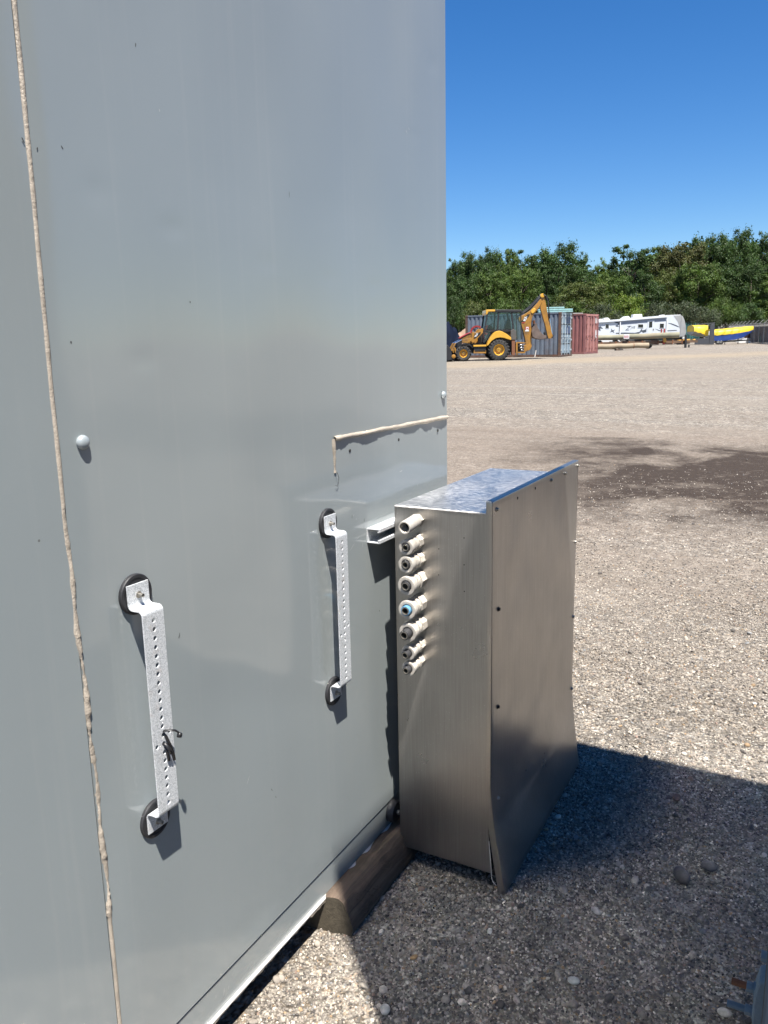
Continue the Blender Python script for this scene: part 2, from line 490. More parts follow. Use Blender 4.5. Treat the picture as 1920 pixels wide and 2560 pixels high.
def build_ground():
    def axis(pos, neg):
        a = [0.0]; s = .25
        while a[-1] < pos: a.append(a[-1] + s); s *= 1.07
        c = [0.0]; s = .25
        while c[-1] > -neg: c.append(c[-1] - s); s *= 1.07
        return np.array(sorted(set(c + a)))
    us, ss = axis(520, 140), axis(420, 420)
    U, S = np.meshgrid(us, ss, indexing='ij')
    X = -.2419 * U + .9703 * S; Y = .9703 * U + .2419 * S
    Z = gz(X, Y) - .004
    near = np.exp(-((X - .6) ** 2 + (Y - 2.5) ** 2) / 30)
    Z = Z + near * (.006 * np.sin(3.1 * X + 1.7 * Y) * np.sin(2.3 * Y - X))
    Z = Z + (1 - near) * .02 * np.sin(.8 * X + .35 * Y) * np.sin(.55 * Y - .3 * X)
    nu, ns = U.shape
    vs = np.stack([X, Y, Z], -1).reshape(-1, 3)
    idx = np.arange(nu * ns).reshape(nu, ns)
    fs = np.stack([idx[:-1, :-1], idx[1:, :-1], idx[1:, 1:], idx[:-1, 1:]], -1).reshape(-1, 4)
    fs = fs[:, ::-1]
    me = bpy.data.meshes.new('ground'); me.from_pydata(vs.tolist(), [], fs.tolist())
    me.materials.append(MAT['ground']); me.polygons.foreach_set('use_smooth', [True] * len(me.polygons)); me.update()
    o = bpy.data.objects.new('ground', me); COL.objects.link(o)
    if me.polygons[0].normal.z < 0:
        me.flip_normals()
    tag(o, kind='structure')
build_ground()

# ------------------------------------------------------------------ grey enclosure
def wall_bulge(y, z):
    """slight oil-canning and dents of the sheet, metres outwards"""
    d = .0011 * math.sin(2 * math.pi * y / .74 + .6) * math.sin(2 * math.pi * z / 1.9 + .4)
    d += .0009 * math.sin(2 * math.pi * y / .41 + 2.1 + .8 * math.sin(1.7 * z)) * math.sin(2 * math.pi * z / .95 + 1.3)
    d += .0004 * math.sin(2 * math.pi * y / .23 + 1.9 * z) 
    if .4 < y < 2.4 and z < 2.7:                 # long shallow waves that throw bright bands on the gravel
        m_ = min(1, (y - .4) / .4, (2.4 - y) / .3, (2.7 - z) / .5)
        d -= .0006 * m_ * math.cos(2 * math.pi * (z - (.86 - .41 * (y - 1.16)) - .04 * math.sin(5 * y)) / .65)
        if 1.0 < y < 1.95 and .3 < z < 1.3:
            q = (z - (.86 - .41 * (y - 1.16))) / .07
            d -= .0008 * math.exp(-q * q) * math.exp(-((y - 1.45) / .36) ** 4)
    for (cy, cz, ry, rz, a) in DENTS:
        q = ((y - cy) / ry) ** 2 + ((z - cz) / rz) ** 2
        if q < 9: d += .3 * a * math.exp(-q)
    return d
DENTS = [(1.02, 1.84, .03, .02, -.0025), (1.19, 1.80, .028, .012, -.0035), (1.48, 1.76, .04, .012, -.002), (1.73, 1.74, .03, .01, -.002),
         (1.95, 1.735, .03, .012, -.0025), (2.16, 1.75, .03, .01, -.002), (1.09, 1.56, .03, .015, -.002),
         (2.27, 1.70, .06, .10, -.0022), (2.27, 1.76, .025, .04, .002), (2.18, 1.93, .20, .08, -.0013), (1.72, 1.90, .12, .05, -.0016),
         (2.33, 2.38, .03, .02, -.003), (2.2, 2.16, .03, .01, -.002), (.99, 2.26, .03, .05, -.003), (1.0, 2.14, .015, .03, -.002),
         (1.3, 1.9, .10, .05, -.0012), (.6, 1.1, .2, .3, -.0015), (1.3, .75, .25, .3, .0018), (1.35, .35, .3, .12, -.0016), (1.9, .5, .2, .2, .0014)]

def sheet(y0, y1, z0, z1, step, x0=0.0, x1=-.0):
    ny = max(2, int((y1 - y0) / step)); nz = max(2, int((z1 - z0) / step))
    mb = MB(); vs = []
    for j in range(nz + 1):
        for i in range(ny + 1):
            y = y0 + (y1 - y0) * i / ny; z = z0 + (z1 - z0) * j / nz
            e = min(1, min(y - y0, y1 - y) / .05 + .0, min(z - z0, z1 - z) / .05)
            vs.append((x0 + wall_bulge(y, z) * max(0, e), y, z))
    w = ny + 1
    fs = [(j * w + i, j * w + i + 1, (j + 1) * w + i + 1, (j + 1) * w + i) for j in range(nz) for i in range(ny)]
    mb.add(vs, fs)
    # folded-back returns at the four edges give the sheet its thickness
    b = len(mb.v)
    for (ya, za), (yb, zb) in (((y0, z0), (y1, z0)), ((y1, z0), (y1, z1)), ((y1, z1), (y0, z1)), ((y0, z1), (y0, z0))):
        mb.add([(x0, ya, za), (x0 - .004, ya, za), (x0 - .004, yb, zb), (x0, yb, zb)], [(0, 1, 2, 3)])
    return mb

TOPZ = 3.3
enc = thing('equipment_enclosure', 'tall grey painted sheet metal enclosure with a beige sealed seam, filling the left half', 'enclosure', (0, .5, 0))
sheet(.889, 2.420, .186, TOPZ, .014).build('wall_panel', MAT['wall'], enc, smooth=True, auto=30)
sheet(-1.6, .885, .186, TOPZ, .03).build('wall_panel', MAT['wall'], enc, smooth=True, auto=30)
mb = MB()
mb.box((-2.4, 2.392, .10), (-.006, 2.4165, TOPZ))
mb.box((-2.4, -1.6, .10), (-2.37, 2.39, TOPZ)); mb.box((-2.36, -1.6, .10), (-.006, -1.57, TOPZ)); mb.box((-2.36, -1.56, TOPZ - .03), (-.006, 2.39, TOPZ))
mb.build('shell', MAT['wall'], enc)
# skirt below the panels, set back 3 mm so that the panel edge shades the joint
mb = MB(); mb.box((-.03, -1.6, .102), (-.0035, 2.42, .179))
mb.build('skirt', MAT['wall'], enc, bevel=.0015)
mb = MB(); mb.box((-.05, -1.6, .1785), (-.012, 2.41, .188)); mb.build('joint_gap_shade', MAT['hole'], enc)  # black bar standing in for the shade inside the joint
mb = MB(); mb.box((-.03, -1.6, .0975), (.004, 2.422, .1012)); mb.build('bottom_flange', MAT['lip'], enc)
# ragged sealant hanging under the flange
mb = MB()
y = -1.2
prev = None; top = []; bot = []
while y < 2.35:
    top.append((.0015, y, .0972)); bot.append((.0005, y, .0955 - .0075 * max(0, .45 + .55 * math.sin(y * 19) * math.sin(y * 7.3) + random.uniform(-.5, .5)) * (1.0 if y > .9 else 1.6)))
    y += .012
k = len(top)
mb.add(top + bot, [(i, i + 1, k + i + 1, k + i) for i in range(k - 1)])
mb.build('sealant_strip', MAT['sealant'], enc, solid=.003)
mb = MB(); mb.box((-2.3, -1.5, .005), (-.11, 2.36, .097)); mb.build('skid_base', MAT['under'], enc)

def bead(path, w, h, name, lumps=1.0, step=.006, frame='z'):
    """an uneven bead of sealant along a path on the wall (points are (y,z))"""
    pts = [Vector((0, y, z)) for y, z in path]
    seg = [(pts[i + 1] - pts[i]).length for i in range(len(pts) - 1)]
    tot = sum(seg); n_ = int(tot / step); mb = MB(); prof = 7; vs = []; fs = []
    for i in range(n_ + 1):
        s = tot * i / n_; k = 0
        while k < len(seg) - 1 and s > seg[k]: s -= seg[k]; k += 1
        p = pts[k].lerp(pts[k + 1], min(1, s / seg[k])); d = (pts[k + 1] - pts[k]).normalized()
        side = Vector((1, 0, 0)).cross(d)
        lz = lumps(p.z, p.y) if callable(lumps) else lumps
        a = 1 + lz * (.22 * math.sin(i * .37 + 1.5 * math.sin(i * .11)) + random.uniform(-.16, .16))
        ht = h * max(.35, 1 + lz * (.4 * math.sin(i * .23 + 2 * math.sin(i * .07)) + random.uniform(-.25, .3)))
        off = lz * .0012 * math.sin(i * .19)
        for q in range(prof):
            t = math.pi * q / (prof - 1)
            vs.append(p + side * (math.cos(t) * w * a * .5 + off) + Vector((1, 0, 0)) * (math.sin(t) * ht - .0008))
    for i in range(n_):
        for q in range(prof - 1):
            fs.append((i * prof + q, (i + 1) * prof + q, (i + 1) * prof + q + 1, i * prof + q + 1))
    mb.add(vs, fs)
    return mb.build(name, MAT['sealant'], enc, smooth=True)
SEAM = [(.892, 3.25), (.891, 2.087), (.890, 1.951), (.888, 1.773), (.886, 1.628), (.8845, 1.418), (.885, 1.283), (.888, 1.076), (.892, .94), (.893, .862), (.894, .661), (.892, .449), (.891, .308), (.891, .19)]
bead(SEAM, .0088, .0036, 'sealant_bead', lambda z, y: .28 if z > 1.32 or z < .55 else (1.7 if z < 1.12 else 1.0))
bead([(1.7245, 1.3455), (1.90, 1.3445), (2.1, 1.343), (2.4205, 1.340)], .013, .0088, 'sealant_bead', .5)
bead([(1.7225, 1.346), (1.7225, 1.30), (1.7255, 1.258)], .0095, .004, 'sealant_bead', 1.3)
mb = MB(); mb.tube([(.004, 1.727, 1.26), (.006, 1.733, 1.246), (.004, 1.735, 1.232), (.003, 1.729, 1.222), (.002, 1.723, 1.226)], .0006, 5)
mb.build('loose_thread', MAT['under'], enc)
# snap caps and screw holes
def cap(y, z, r):
    mb = MB(); mb.lathe([(r, 0), (r, .003), (r * .93, .0055), (r * .7, .0085), (r * .35, .010), (r * .05, .0104)], (.0005, y, z), (1, 0, 0), 20)
    mb.build('snap_cap', MAT['capgrey'], enc, smooth=True, auto=50)
cap(.935, 1.428, .0125); cap(2.389, 1.415, .0115)
for (y, z) in ((1.80, 1.306), (2.076, 1.304), (2.348, 1.304)):
    mb = MB(); mb.lathe([(.0048, 0), (.0045, .0012)], (.0005, y, z), (1, 0, 0), 12); mb.build('screw_hole', MAT['hole'], enc)

# chips, ticks and scrapes on the paint: (y, z, length, width, slope, tone)
MAT['chip'] = simple('dark_paint_chip', (.045, .045, .045), .8)
MAT['scrape'] = simple('pale_scrape', (.36, .37, .365), .6)
def wall_at(px, py):
    d = _r * ((px - 960) / FPX) - _u * ((py - 1280) / FPX) + _f
    p = CAM_LOC - d * (CAM_LOC.x / d.x); return p.y, p.z
for px, py, ln, wd, ang, tone in ((56, 351, .009, .0028, -.5, 'chip'), (340, 112, .007, .002, .2, 'chip'), (399, 276, .005, .002, 0, 'scrape'), (722, 486, .013, .0012, 0, 'chip'), (475, 755, .004, .003, 0, 'chip'), (178, 856, .005, .003, 0, 'chip'),
        (447, 1588, .012, .0014, .12, 'chip'), (445, 1592, .006, .001, .3, 'chip'), (678, 1974, .009, .0016, -.5, 'chip'), (688, 1992, .006, .0014, -.5, 'chip'), (948, 1527, .004, .003, 0, 'chip'), (880, 1292, .010, .0012, .2, 'chip'), (890, 1297, .006, .0012, .0, 'scrape'), (884, 1288, .008, .001, .9, 'scrape'),
        (894, 1345, .022, .0009, 1.2, 'scrape'), (880, 1368, .03, .0009, 1.05, 'scrape'), (906, 1362, .014, .0009, 0, 'scrape'), (910, 1300, .012, .0016, .05, 'chip'), (1002, 1178, .018, .003, 1.5, 'scrape'), (1045, 1212, .008, .001, .3, 'scrape'), (620, 1950, .02, .001, .6, 'scrape'), (560, 2480, .018, .0012, .25, 'scrape'),
        (572, 2468, .012, .001, .2, 'scrape'), (540, 2492, .008, .001, .2, 'scrape'), (905, 2060, .012, .0016, .1, 'scrape'), (1016, 330, .012, .002, -.8, 'scrape'), (1022, 322, .008, .002, -.8, 'scrape'), (155, 368, .006, .002, -.6, 'chip'), (92, 372, .005, .002, .3, 'chip')):
    y, z = wall_at(px, py); dy, dz = math.sin(ang), math.cos(ang); x = .00035 + (wall_bulge(y, z) if y > .889 else wall_bulge(y, z))
    n_ = 5; top, bot = [], []
    for i in range(n_ + 1):
        t_ = i / n_ - .5; w_ = wd * .5 * (1 - (2 * t_) ** 2) * random.uniform(.6, 1.2) + .0002
        c_ = Vector((x, y + dy * ln * t_, z + dz * ln * t_)); s_ = Vector((0, dz, -dy)) * w_
        top.append(c_ + s_); bot.append(c_ - s_)
    mb = MB(); mb.add(top + bot, [(n_ + 1 + i, n_ + 2 + i, i + 1, i) for i in range(n_)]); mb.build('paint_scuff', MAT[tone], enc)

# ------------------------------------------------------------------ strap brackets
def strap_mesh(y0, width, zt, zb):
    """perforated flat bar bent into a shallow Z at both ends; u runs down the bar"""
    xf, xw, R = .042, .009, .009
    path = [(xw, zt)]
    def arc(cx, cz, a0, a1, k=5):
        for i in range(k + 1):
            a = math.radians(a0 + (a1 - a0) * i / k)
            path.append((cx + R * math.cos(a), cz + R * math.sin(a)))
    arc(xw + R, zt - .036 + .0, 180, 270)          # foot turns outwards
    arc(xf - R, zt - .036 - 2 * R, 90, 0)           # then down
    n0 = len(path) - 1
    zend = zb + .036 + 2 * R
    arc(xf - R, zend, 0, -90)
    arc(xw + R, zend - 2 * R, 90, 180)
    path.append((xw, zb))
    ac = [0.0]
    for i in range(len(path) - 1):
        ac.append(ac[-1] + math.hypot(path[i + 1][0] - path[i][0], path[i + 1][1] - path[i][1]))
    def at(u):
        j = min(np.searchsorted(ac, u, side='right') - 1, len(path) - 2)
        t = (u - ac[j]) / max(1e-9, ac[j + 1] - ac[j])
        return path[j][0] + (path[j + 1][0] - path[j][0]) * t, path[j][1] + (path[j + 1][1] - path[j][1]) * t
    c = width / 3
    rows = []                                        # (u0,u1,holes)
    hole_u0 = ac[n0] + .004; hole_u1 = ac[n0] + (path[n0][1] - zend) - .003
    cnt = round((hole_u1 - hole_u0) / .0178); pit = (hole_u1 - hole_u0) / cnt
    u = 0.0
    rows += [(0, .013, ()), (.013, .0308, ((1, .0045),))]
    u = .0308
    for a_ in ac[1:n0 + 1]:
        if a_ > u + .0005: rows.append((u, a_, ())); u = a_
    rows.append((u, hole_u0, ())); u = hole_u0
    for k in range(cnt):
        hs = [(1, .0043)]
        if k == 13: hs.append((2, .0043))
        if k == 14: hs.append((0, .0043))
        rows.append((u, u + pit, tuple(hs))); u += pit
    for a_ in ac[n0 + 1:-1]:
        if a_ > u + .0005: rows.append((u, a_, ())); u = a_
    rows += [(u, u + .0095, ()), (u + .0095, ac[-1] - .008, ((1, .0045),)), (ac[-1] - .008, ac[-1], ())]
    mb = MB()
    def P(u, v):
        x, z = at(min(u, ac[-1])); return (x, y0 + v, z)
    for u0, u1, hs in rows:
        hd = dict(hs)
        for s in range(3):
            v0 = s * c; cu, cv = (u0 + u1) / 2, v0 + c / 2; hu, hv = (u1 - u0) / 2, c / 2
            outer = []
            for k in range(16):
                a = math.pi * 2 * k / 16; ca, sa = math.cos(a), math.sin(a); m_ = max(abs(ca), abs(sa))
                outer.append(P(cu + hu * sa / m_, cv + hv * ca / m_))
            if s in hd:
                r = hd[s]
                inner = [P(cu + r * math.sin(2 * math.pi * k / 16), cv + r * math.cos(2 * math.pi * k / 16)) for k in range(16)]
                mb.add(outer + inner, [(k, (k + 1) % 16, 16 + (k + 1) % 16, 16 + k) for k in range(16)])
            else:
                mb.add(outer, [tuple(range(16))])
    return mb

def make_bracket(y0, zt, zb, label):
    t = thing('strap_bracket', label, 'bracket', (0, y0 + .0265, zb), group='perforated strap brackets on the grey wall')
    o = strap_mesh(y0, .053, zt, zb).build('perforated_strap', MAT['galv'], t)
    bm = bmesh.new(); bm.from_mesh(o.data); bmesh.ops.remove_doubles(bm, verts=bm.verts, dist=2e-5)
    bmesh.ops.recalc_face_normals(bm, faces=bm.faces); bm.to_mesh(o.data); bm.free()
    md = o.modifiers.new('solid', 'SOLIDIFY'); md.thickness = .0028; md.offset = 0
    md = o.modifiers.new('bevel', 'BEVEL'); md.width = .0006; md.segments = 2; md.limit_method = 'ANGLE'; md.angle_limit = math.radians(50)
    yc = y0 + .0265
    for zc, r in ((zt - .022, .0385), (zb + .020, .0385)):
        mb = MB(); mb.lathe([(r, -.002), (r, .0045), (r * .96, .0062), (r * .82, .0066), (r * .80, .0052), (.004, .0052)], (.0008, yc, zc), (1, 0, 0), 40)
        mb.build('rubber_disc', MAT['rubber'], t, smooth=True, auto=30)
    for zc in (zt - .0219, zb + .0155):
        mb = MB(); mb.lathe([(.0066, 0), (.0066, .0015), (.0038, .0016), (.0038, .0115), (.0028, .012), (.0025, .009)], (.0105, yc, zc), (1, 0, 0), 14)
        mb.build('bolt', MAT['steel'], t, smooth=True, auto=30)
    return t
br1 = make_bracket(.9945, 1.158, .655, 'galvanised perforated strap bracket with black cable ties, nearer the beige seam')
br2 = make_bracket(1.6525, 1.157, .656, 'galvanised perforated strap bracket without cable ties, close to the metal box')
tie = thing('cable_tie', 'black cable tie with a loose looped tail through a bracket hole', 'cable tie', (.045, 1.02, .85))
mb = MB(); mb.tube([(.040, 1.021, .868), (.047, 1.022, .871), (.056, 1.026, .872), (.062, 1.034, .870), (.064, 1.040, .864), (.063, 1.043, .857)], .0023, 6, .5)
mb.tube([(.040, 1.022, .866), (.046, 1.025, .858), (.049, 1.031, .838), (.049, 1.037, .818), (.046, 1.042, .800)], .0028, 6, .45)
mb.build('strap_tail', MAT['tie'], tie, smooth=True)
mb = MB(); mb.lathe([(.001, -.005), (.0048, -.004), (.0052, 0), (.0048, .004), (.001, .005)], (.063, 1.0435, .856), (0, .3, 1), 10); mb.build('tie_head', MAT['tie'], tie, smooth=True)
tie2 = thing('cable_tie', 'short cut black cable tie stub, lower of the two on the left bracket', 'cable tie', (.045, 1.02, .83))
mb = MB(); mb.tube([(.038, 1.0205, .842), (.046, 1.022, .843), (.052, 1.026, .832), (.053, 1.029, .822)], .0036, 6, .5); mb.build('tie_loop', MAT['tie'], tie2, smooth=True)
mb = MB(); mb.tube([(.044, 1.0215, .838), (.047, 1.025, .822), (.047, 1.027, .806)], .0026, 6, .5); mb.build('tie_stub', MAT['tie'], tie2, smooth=True)

# ------------------------------------------------------------------ strut channels carrying the box
def channel(y0, y1, z, label):
    t = thing('strut_channel', label, 'channel', (0, (y0 + y1) / 2, z))
    h, d, th, lip = .0206, .0413, .0028, .0095
    sec = [(0, -h), (d, -h), (d, -h + lip), (d - .007, -h + lip), (d - .007, -h + lip - th), (d - th, -h + lip - th), (d - th, -h + th), (th, -h + th),
           (th, h - th), (d - th, h - th), (d - th, h - lip + th), (d - .007, h - lip + th), (d - .007, h - lip), (d, h - lip), (d, h), (0, h)]
    mb = MB(); mb.prism([(x + .0006, z + q) for x, q in sec], y0, y1)
    mb.build('channel_rail', MAT['galv'], t, bevel=.0006)
    return t
channel(1.877, 2.73, 1.0585, 'galvanised steel strut channel behind the upper edge of the metal box')
channel(2.25, 2.73, .27, 'galvanised steel strut channel low down behind the metal box')
bp = thing('rubber_bumper', 'round black rubber bumper on the wall skirt beside the wood block', 'bumper', (0, 1.93, .17))
mb = MB(); mb.lathe([(.034, 0), (.034, .016), (.030, .022), (.004, .024)], (.0005, 1.985, .150), (1, 0, 0), 24); mb.build('rubber_pad', MAT['rubber'], bp, smooth=True, auto=35)
mb = MB(); mb.lathe([(.008, 0), (.008, .006), (.004, .009)], (.0242, 1.985, .150), (1, 0, 0), 6); mb.build('bolt', MAT['steel'], bp)

# ------------------------------------------------------------------ metal box
box = thing('junction_box', 'brushed aluminium junction box with eight white cable glands mounted beside the wall', 'metal box', (.18, 2.33, .056))
BX0, BX1, BY0, BY1, BZ0, BZ1 = .045, .3255, 1.9602, 2.700, .056, 1.1325
mb = MB()
mb.box((BX0, BY0, BZ0), (BX0 + .003, BY1, BZ1 - .003)); mb.prism([(BX0 + .0031, BZ0), (.3455, BZ0), (.3365, .16), (.3285, .33), (.3245, .6), (.3235, BZ1 - .003), (BX0 + .0031, BZ1 - .003)], BY0, BY0 + .003)
mb.box((BX0 + .0031, BY1 - .003, BZ0), (BX1, BY1, BZ1 - .003)); mb.box((BX0 + .0031, BY0 + .0031, BZ0), (BX1, BY1 - .0031, BZ0 + .003))
mb.build('box_body', MAT['alu'], box, bevel=.0008)
mb = MB(); mb.box((BX0 - .0008, BY0 - .0012, BZ1 - .0029), (BX1 + .001, BY1 + .001, BZ1)); mb.build('box_top', MAT['alu_top'], box, bevel=.0012)
mb = MB(); mb.tube([(BX0 + .002 + (BX1 - BX0 - .004) * i / 40, BY0 - .0008, BZ1 - .0012) for i in range(41)], [.0026 + .0008 * math.sin(i * 1.9) for i in range(41)], 8)
mb.build('weld_bead', MAT['lip'], box, smooth=True)
# inner return lip of the body, seen in the gap under the sprung lid
mb = MB(); mb.tube([(.3375, BY0 - .0005, .16), (.3465, BY0 - .0005, .056), (.3475, BY0 - .0005, .040), (.352, BY0 - .0005, .030), (.362, BY0 - .0005, .022)], .0013, 6); mb.build('return_lip', MAT['lip'], box, smooth=True)
mb = MB(); mb.box((BX1 + .0003, BY0 + .004, .03), (BX1 + .0023, BY1, 1.12)); mb.build('inner_face', MAT['hole'], box)

# lid: a shallow tray whose lower end is bent outwards
LY0, LY1, LZ0, LZ1 = 1.956, 2.786, .003, 1.166
def lid_x(z, y=2.3):
    t = max(0.0, (.335 - z) / .335)
    return .3425 + .049 * (t ** 1.35) * (1 - .25 * (y - LY0) / (LY1 - LY0)) + .0012 * math.sin(3 * y + 2.2 * z) * math.sin(math.pi * (z / LZ1))
zs = [LZ0 + (LZ1 - LZ0) * i / 60 for i in range(61)]
mb = MB(); vs = []; fs = []
NY = 36
for z in zs:
    for j in range(NY + 1):
        y = LY0 + (LY1 - LY0) * j / NY
        vs.append((lid_x(z, y), y, z))
for i in range(60):
    for j in range(NY):
        a = i * (NY + 1) + j
        fs.append((a, a + 1, a + NY + 2, a + NY + 1))
mb.add(vs, fs)
FL = .0185
for j0, ys in ((0, LY0), (NY, LY1)):                                   # side flanges
    v2 = []
    for z in zs: v2 += [(lid_x(z, ys), ys, z), (lid_x(z, ys) - FL * (1 + .12 * max(0, (.3 - z) / .3)), ys, z)]
    f2 = [(2 * i, 2 * i + 1, 2 * i + 3, 2 * i + 2) for i in range(60)]
    mb.add(v2, f2 if j0 else [tuple(reversed(q)) for q in f2])
v2 = []; v3 = []
for j in range(NY + 1):
    y = LY0 + (LY1 - LY0) * j / NY
    v2 += [(lid_x(LZ1, y), y, LZ1), (lid_x(LZ1, y) - FL, y, LZ1)]
    v3 += [(lid_x(LZ0, y), y, LZ0), (lid_x(LZ0, y) - FL * .95, y, LZ0)]
mb.add(v2, [(2 * j, 2 * j + 1, 2 * j + 3, 2 * j + 2) for j in range(NY)])
mb.add(v3, [(2 * j + 2, 2 * j + 3, 2 * j + 1, 2 * j) for j in range(NY)])
lid = mb.build('lid', MAT['alu'], box)
bm = bmesh.new(); bm.from_mesh(lid.data); bmesh.ops.remove_doubles(bm, verts=bm.verts, dist=1e-5); bmesh.ops.recalc_face_normals(bm, faces=bm.faces)
for f in bm.faces: f.smooth = True
bm.to_mesh(lid.data); bm.free()
md = lid.modifiers.new('bevel', 'BEVEL'); md.width = .0028; md.segments = 3; md.limit_method = 'ANGLE'; md.angle_limit = math.radians(45)
for (y, z, kind) in ((1.987, 1.14, 's'), (2.15, 1.142, 'h'), (2.308, 1.144, 'h'), (2.469, 1.144, 's'), (2.621, 1.143, 's'), (2.771, 1.148, 's'), (2.772, .872, 's'), (2.772, .59, 's'),
                     (2.772, .308, 's'), (2.003, .855, 'd'), (2.005, .563, 'd'), (2.006, .276, 's')):
    x = lid_x(z, y)
    mb = MB()
    if kind == 'h':
        mb.lathe([(.0042, 0), (.004, .0008)], (x + .0002, y, z), (1, 0, 0), 10); mb.build('screw_hole', MAT['hole'], box)
    else:
        mb.lathe([(.0072, 0), (.0070, .0012), (.0045, .0016), (.0045, .0052), (.003, .006)], (x + .0001, y, z), (1, 0, 0), 12)
        mb.build('lid_screw', MAT['tie'] if kind == 'd' else MAT['steel'], box, smooth=True, auto=35)
for (x, z) in ((.259, 1.059), (.183, 1.02), (.259, .983), (.182, .945), (.26, .907)):
    mb = MB(); mb.lathe([(.0017, 0), (.0016, .0008)], (x, BY0 - .0001, z), (0, -1, 0), 8); mb.build('pin_hole', MAT['hole'], box)

GL = [(.118, 1.097, 'plain', 1.0), (.118, 1.037, 'small', 1.0), (.120, .985, 'small', 1.08), (.122, .928, 'big', 1.0), (.121, .857, 'blue', 1.0), (.122, .794, 'long', 1.0), (.120, .732, 'smalllong', 1.0), (.118, .681, 'smalllong', .95)]
def gland(i, x, z, kind, k):
    p = bpy.data.objects.new('cable_gland', None); COL.objects.link(p); p.parent = box
    p.location = Vector((x, BY0, z)) - Vector(box.location)
    ax = Vector((random.uniform(-.04, .04), -1, random.uniform(-.06, .01)))
    o = Vector((x, BY0, z))
    big = kind in ('big', 'blue', 'long')
    r = (.0250 if big else .0205) * k
    if kind == 'plain':
        mb = MB(); mb.lathe([(.0195, 0), (.0195, .014)], o, ax, 6, phase=.4); mb.build('hex_nut', MAT['gland'], p, bevel=.001)
        mb = MB(); mb.lathe([(.0170, .0141), (.0185, .016), (.0185, .083), (.0174, .087), (.0145, .087), (.0130, .080), (.0125, .05)], o, ax, 28, close=False); mb.build('gland_sleeve', MAT['gland'], p, smooth=True, auto=35)
        mb = MB(); mb.lathe([(.0126, .048), (.0126, .0481)], o, ax, 20); mb.build('bore', MAT['hole'], p)
        p['label'] = 'plain cylindrical white gland with an empty bore'
        return
    l1 = .029 if big else .024
    mb = MB(); mb.lathe([(r * 1.04, 0), (r * 1.04, l1)], o, ax, 8, phase=.2 + i); mb.build('hex_nut', MAT['gland'], p, bevel=.0012)
    mb = MB(); mb.lathe([(r * .86, l1), (r * .86, l1 + .008), (r * .98, l1 + .009), (r * .98, l1 + .021)], o, ax, 26); mb.build('gland_body', MAT['gland'], p, smooth=True, auto=35)
    a = l1 + .0212
    mb = MB(); pr = []
    mb.lathe([(r * .93, a), (r * .95, a + .006), (r * 1.06, a + .014), (r * 1.08, a + .026), (r * 1.03, a + .030), (r * .80, a + .031), (r * .66, a + .030), (r * .62, a + .018), (r * .62, a + .0)], o, ax, 30, close=False)
    mb.build('compression_nut', MAT['gland'], p, smooth=True, auto=40)
    tip = a + .030 + {'small': .002, 'big': .004, 'blue': .010, 'long': .022, 'smalllong': .016}[kind]
    mb = MB(); mb.lathe([(r * .56, a + .002), (r * .56, tip), (r * .50, tip + .001), (r * .42, tip), (r * .40, a + .004)], o, ax, 24, close=False)
    mb.build('conduit_stub', MAT['gland_blue'] if kind == 'blue' else MAT['gland_dark'], p, smooth=True, auto=40)
    mb = MB(); mb.lathe([(r * .44, tip + .0012), (r * .44, tip + .002), (r * .36, tip + .002), (r * .36, a + .012)], o, ax, 24, close=False); mb.build('metal_ferrule', MAT['steel'], p, smooth=True, auto=40)
    mb = MB(); mb.lathe([(r * .39, a + .010), (r * .39, a + .0101)], o, ax, 18); mb.build('bore', MAT['hole'], p)
    p['label'] = {'small': 'small white gland with recessed black stub', 'big': 'large white gland with recessed black stub', 'blue': 'large white gland with a blue stub', 'long': 'large white gland with a protruding black stub', 'smalllong': 'small white gland with a protruding black stub'}[kind]
for i, g in enumerate(GL): gland(i, *g)

# ------------------------------------------------------------------ timber skid block under the wall
log = thing('timber_block', 'weathered brown timber beam on the gravel under the edge of the grey wall', 'timber', (.03, 1.62, 0))
def log_sec(k):
    j = lambda: random.uniform(-.0022, .0022)
    return [(-.075 + j(), .088), (.020 + j(), .1065 + j()), (.034 + j(), .103 + j()), (.046 + j(), .092 + j()), (.056 + j(), .075 + j()), (.064 + j(), .052 + j()), (.071 + j(), .022 + j()), (.069, -.004), (-.075, -.004)]
mb = MB(); rows = 30; secs = [log_sec(k) for k in range(rows)]
vs = []; Y0, Y1 = 1.602, 2.75
for k, s in enumerate(secs):
    for x, z in s:
        y = Y0 + (Y1 - Y0) * k / (rows - 1) + (.012 * (x - .0) / .07 if k == 0 else 0)
        vs.append((x + .006 - .010 * k / rows, y, z))
n_ = len(secs[0])
mb.add(vs, [(k * n_ + i, k * n_ + (i + 1) % n_, (k + 1) * n_ + (i + 1) % n_, (k + 1) * n_ + i) for k in range(rows - 1) for i in range(n_)])
o = mb.build('beam', MAT['timber'], log, smooth=True, auto=12)
bm = bmesh.new(); bm.from_mesh(o.data); bmesh.ops.recalc_face_normals(bm, faces=bm.faces); bm.to_mesh(o.data); bm.free()
mb = MB(); mb.add([Vector(p) + Vector((0, -.0006, 0)) for p in vs[:n_]], [tuple(range(n_))]); mb.build('end_grain', MAT['timber_end'], log)
for q in range(16):
    y = random.uniform(1.66, 1.95); z = random.uniform(.02, .09); x = .072 - .2 * z * .35 + .006
    mb = MB(); mb.tube([(x - .012, y, z), (x + random.uniform(0, .012), y + .012, z - .008), (x + random.uniform(-.004, .010), y + .03, z - random.uniform(.0, .03))], .0006, 4)
    mb.build('splinter', MAT['timber'], log)

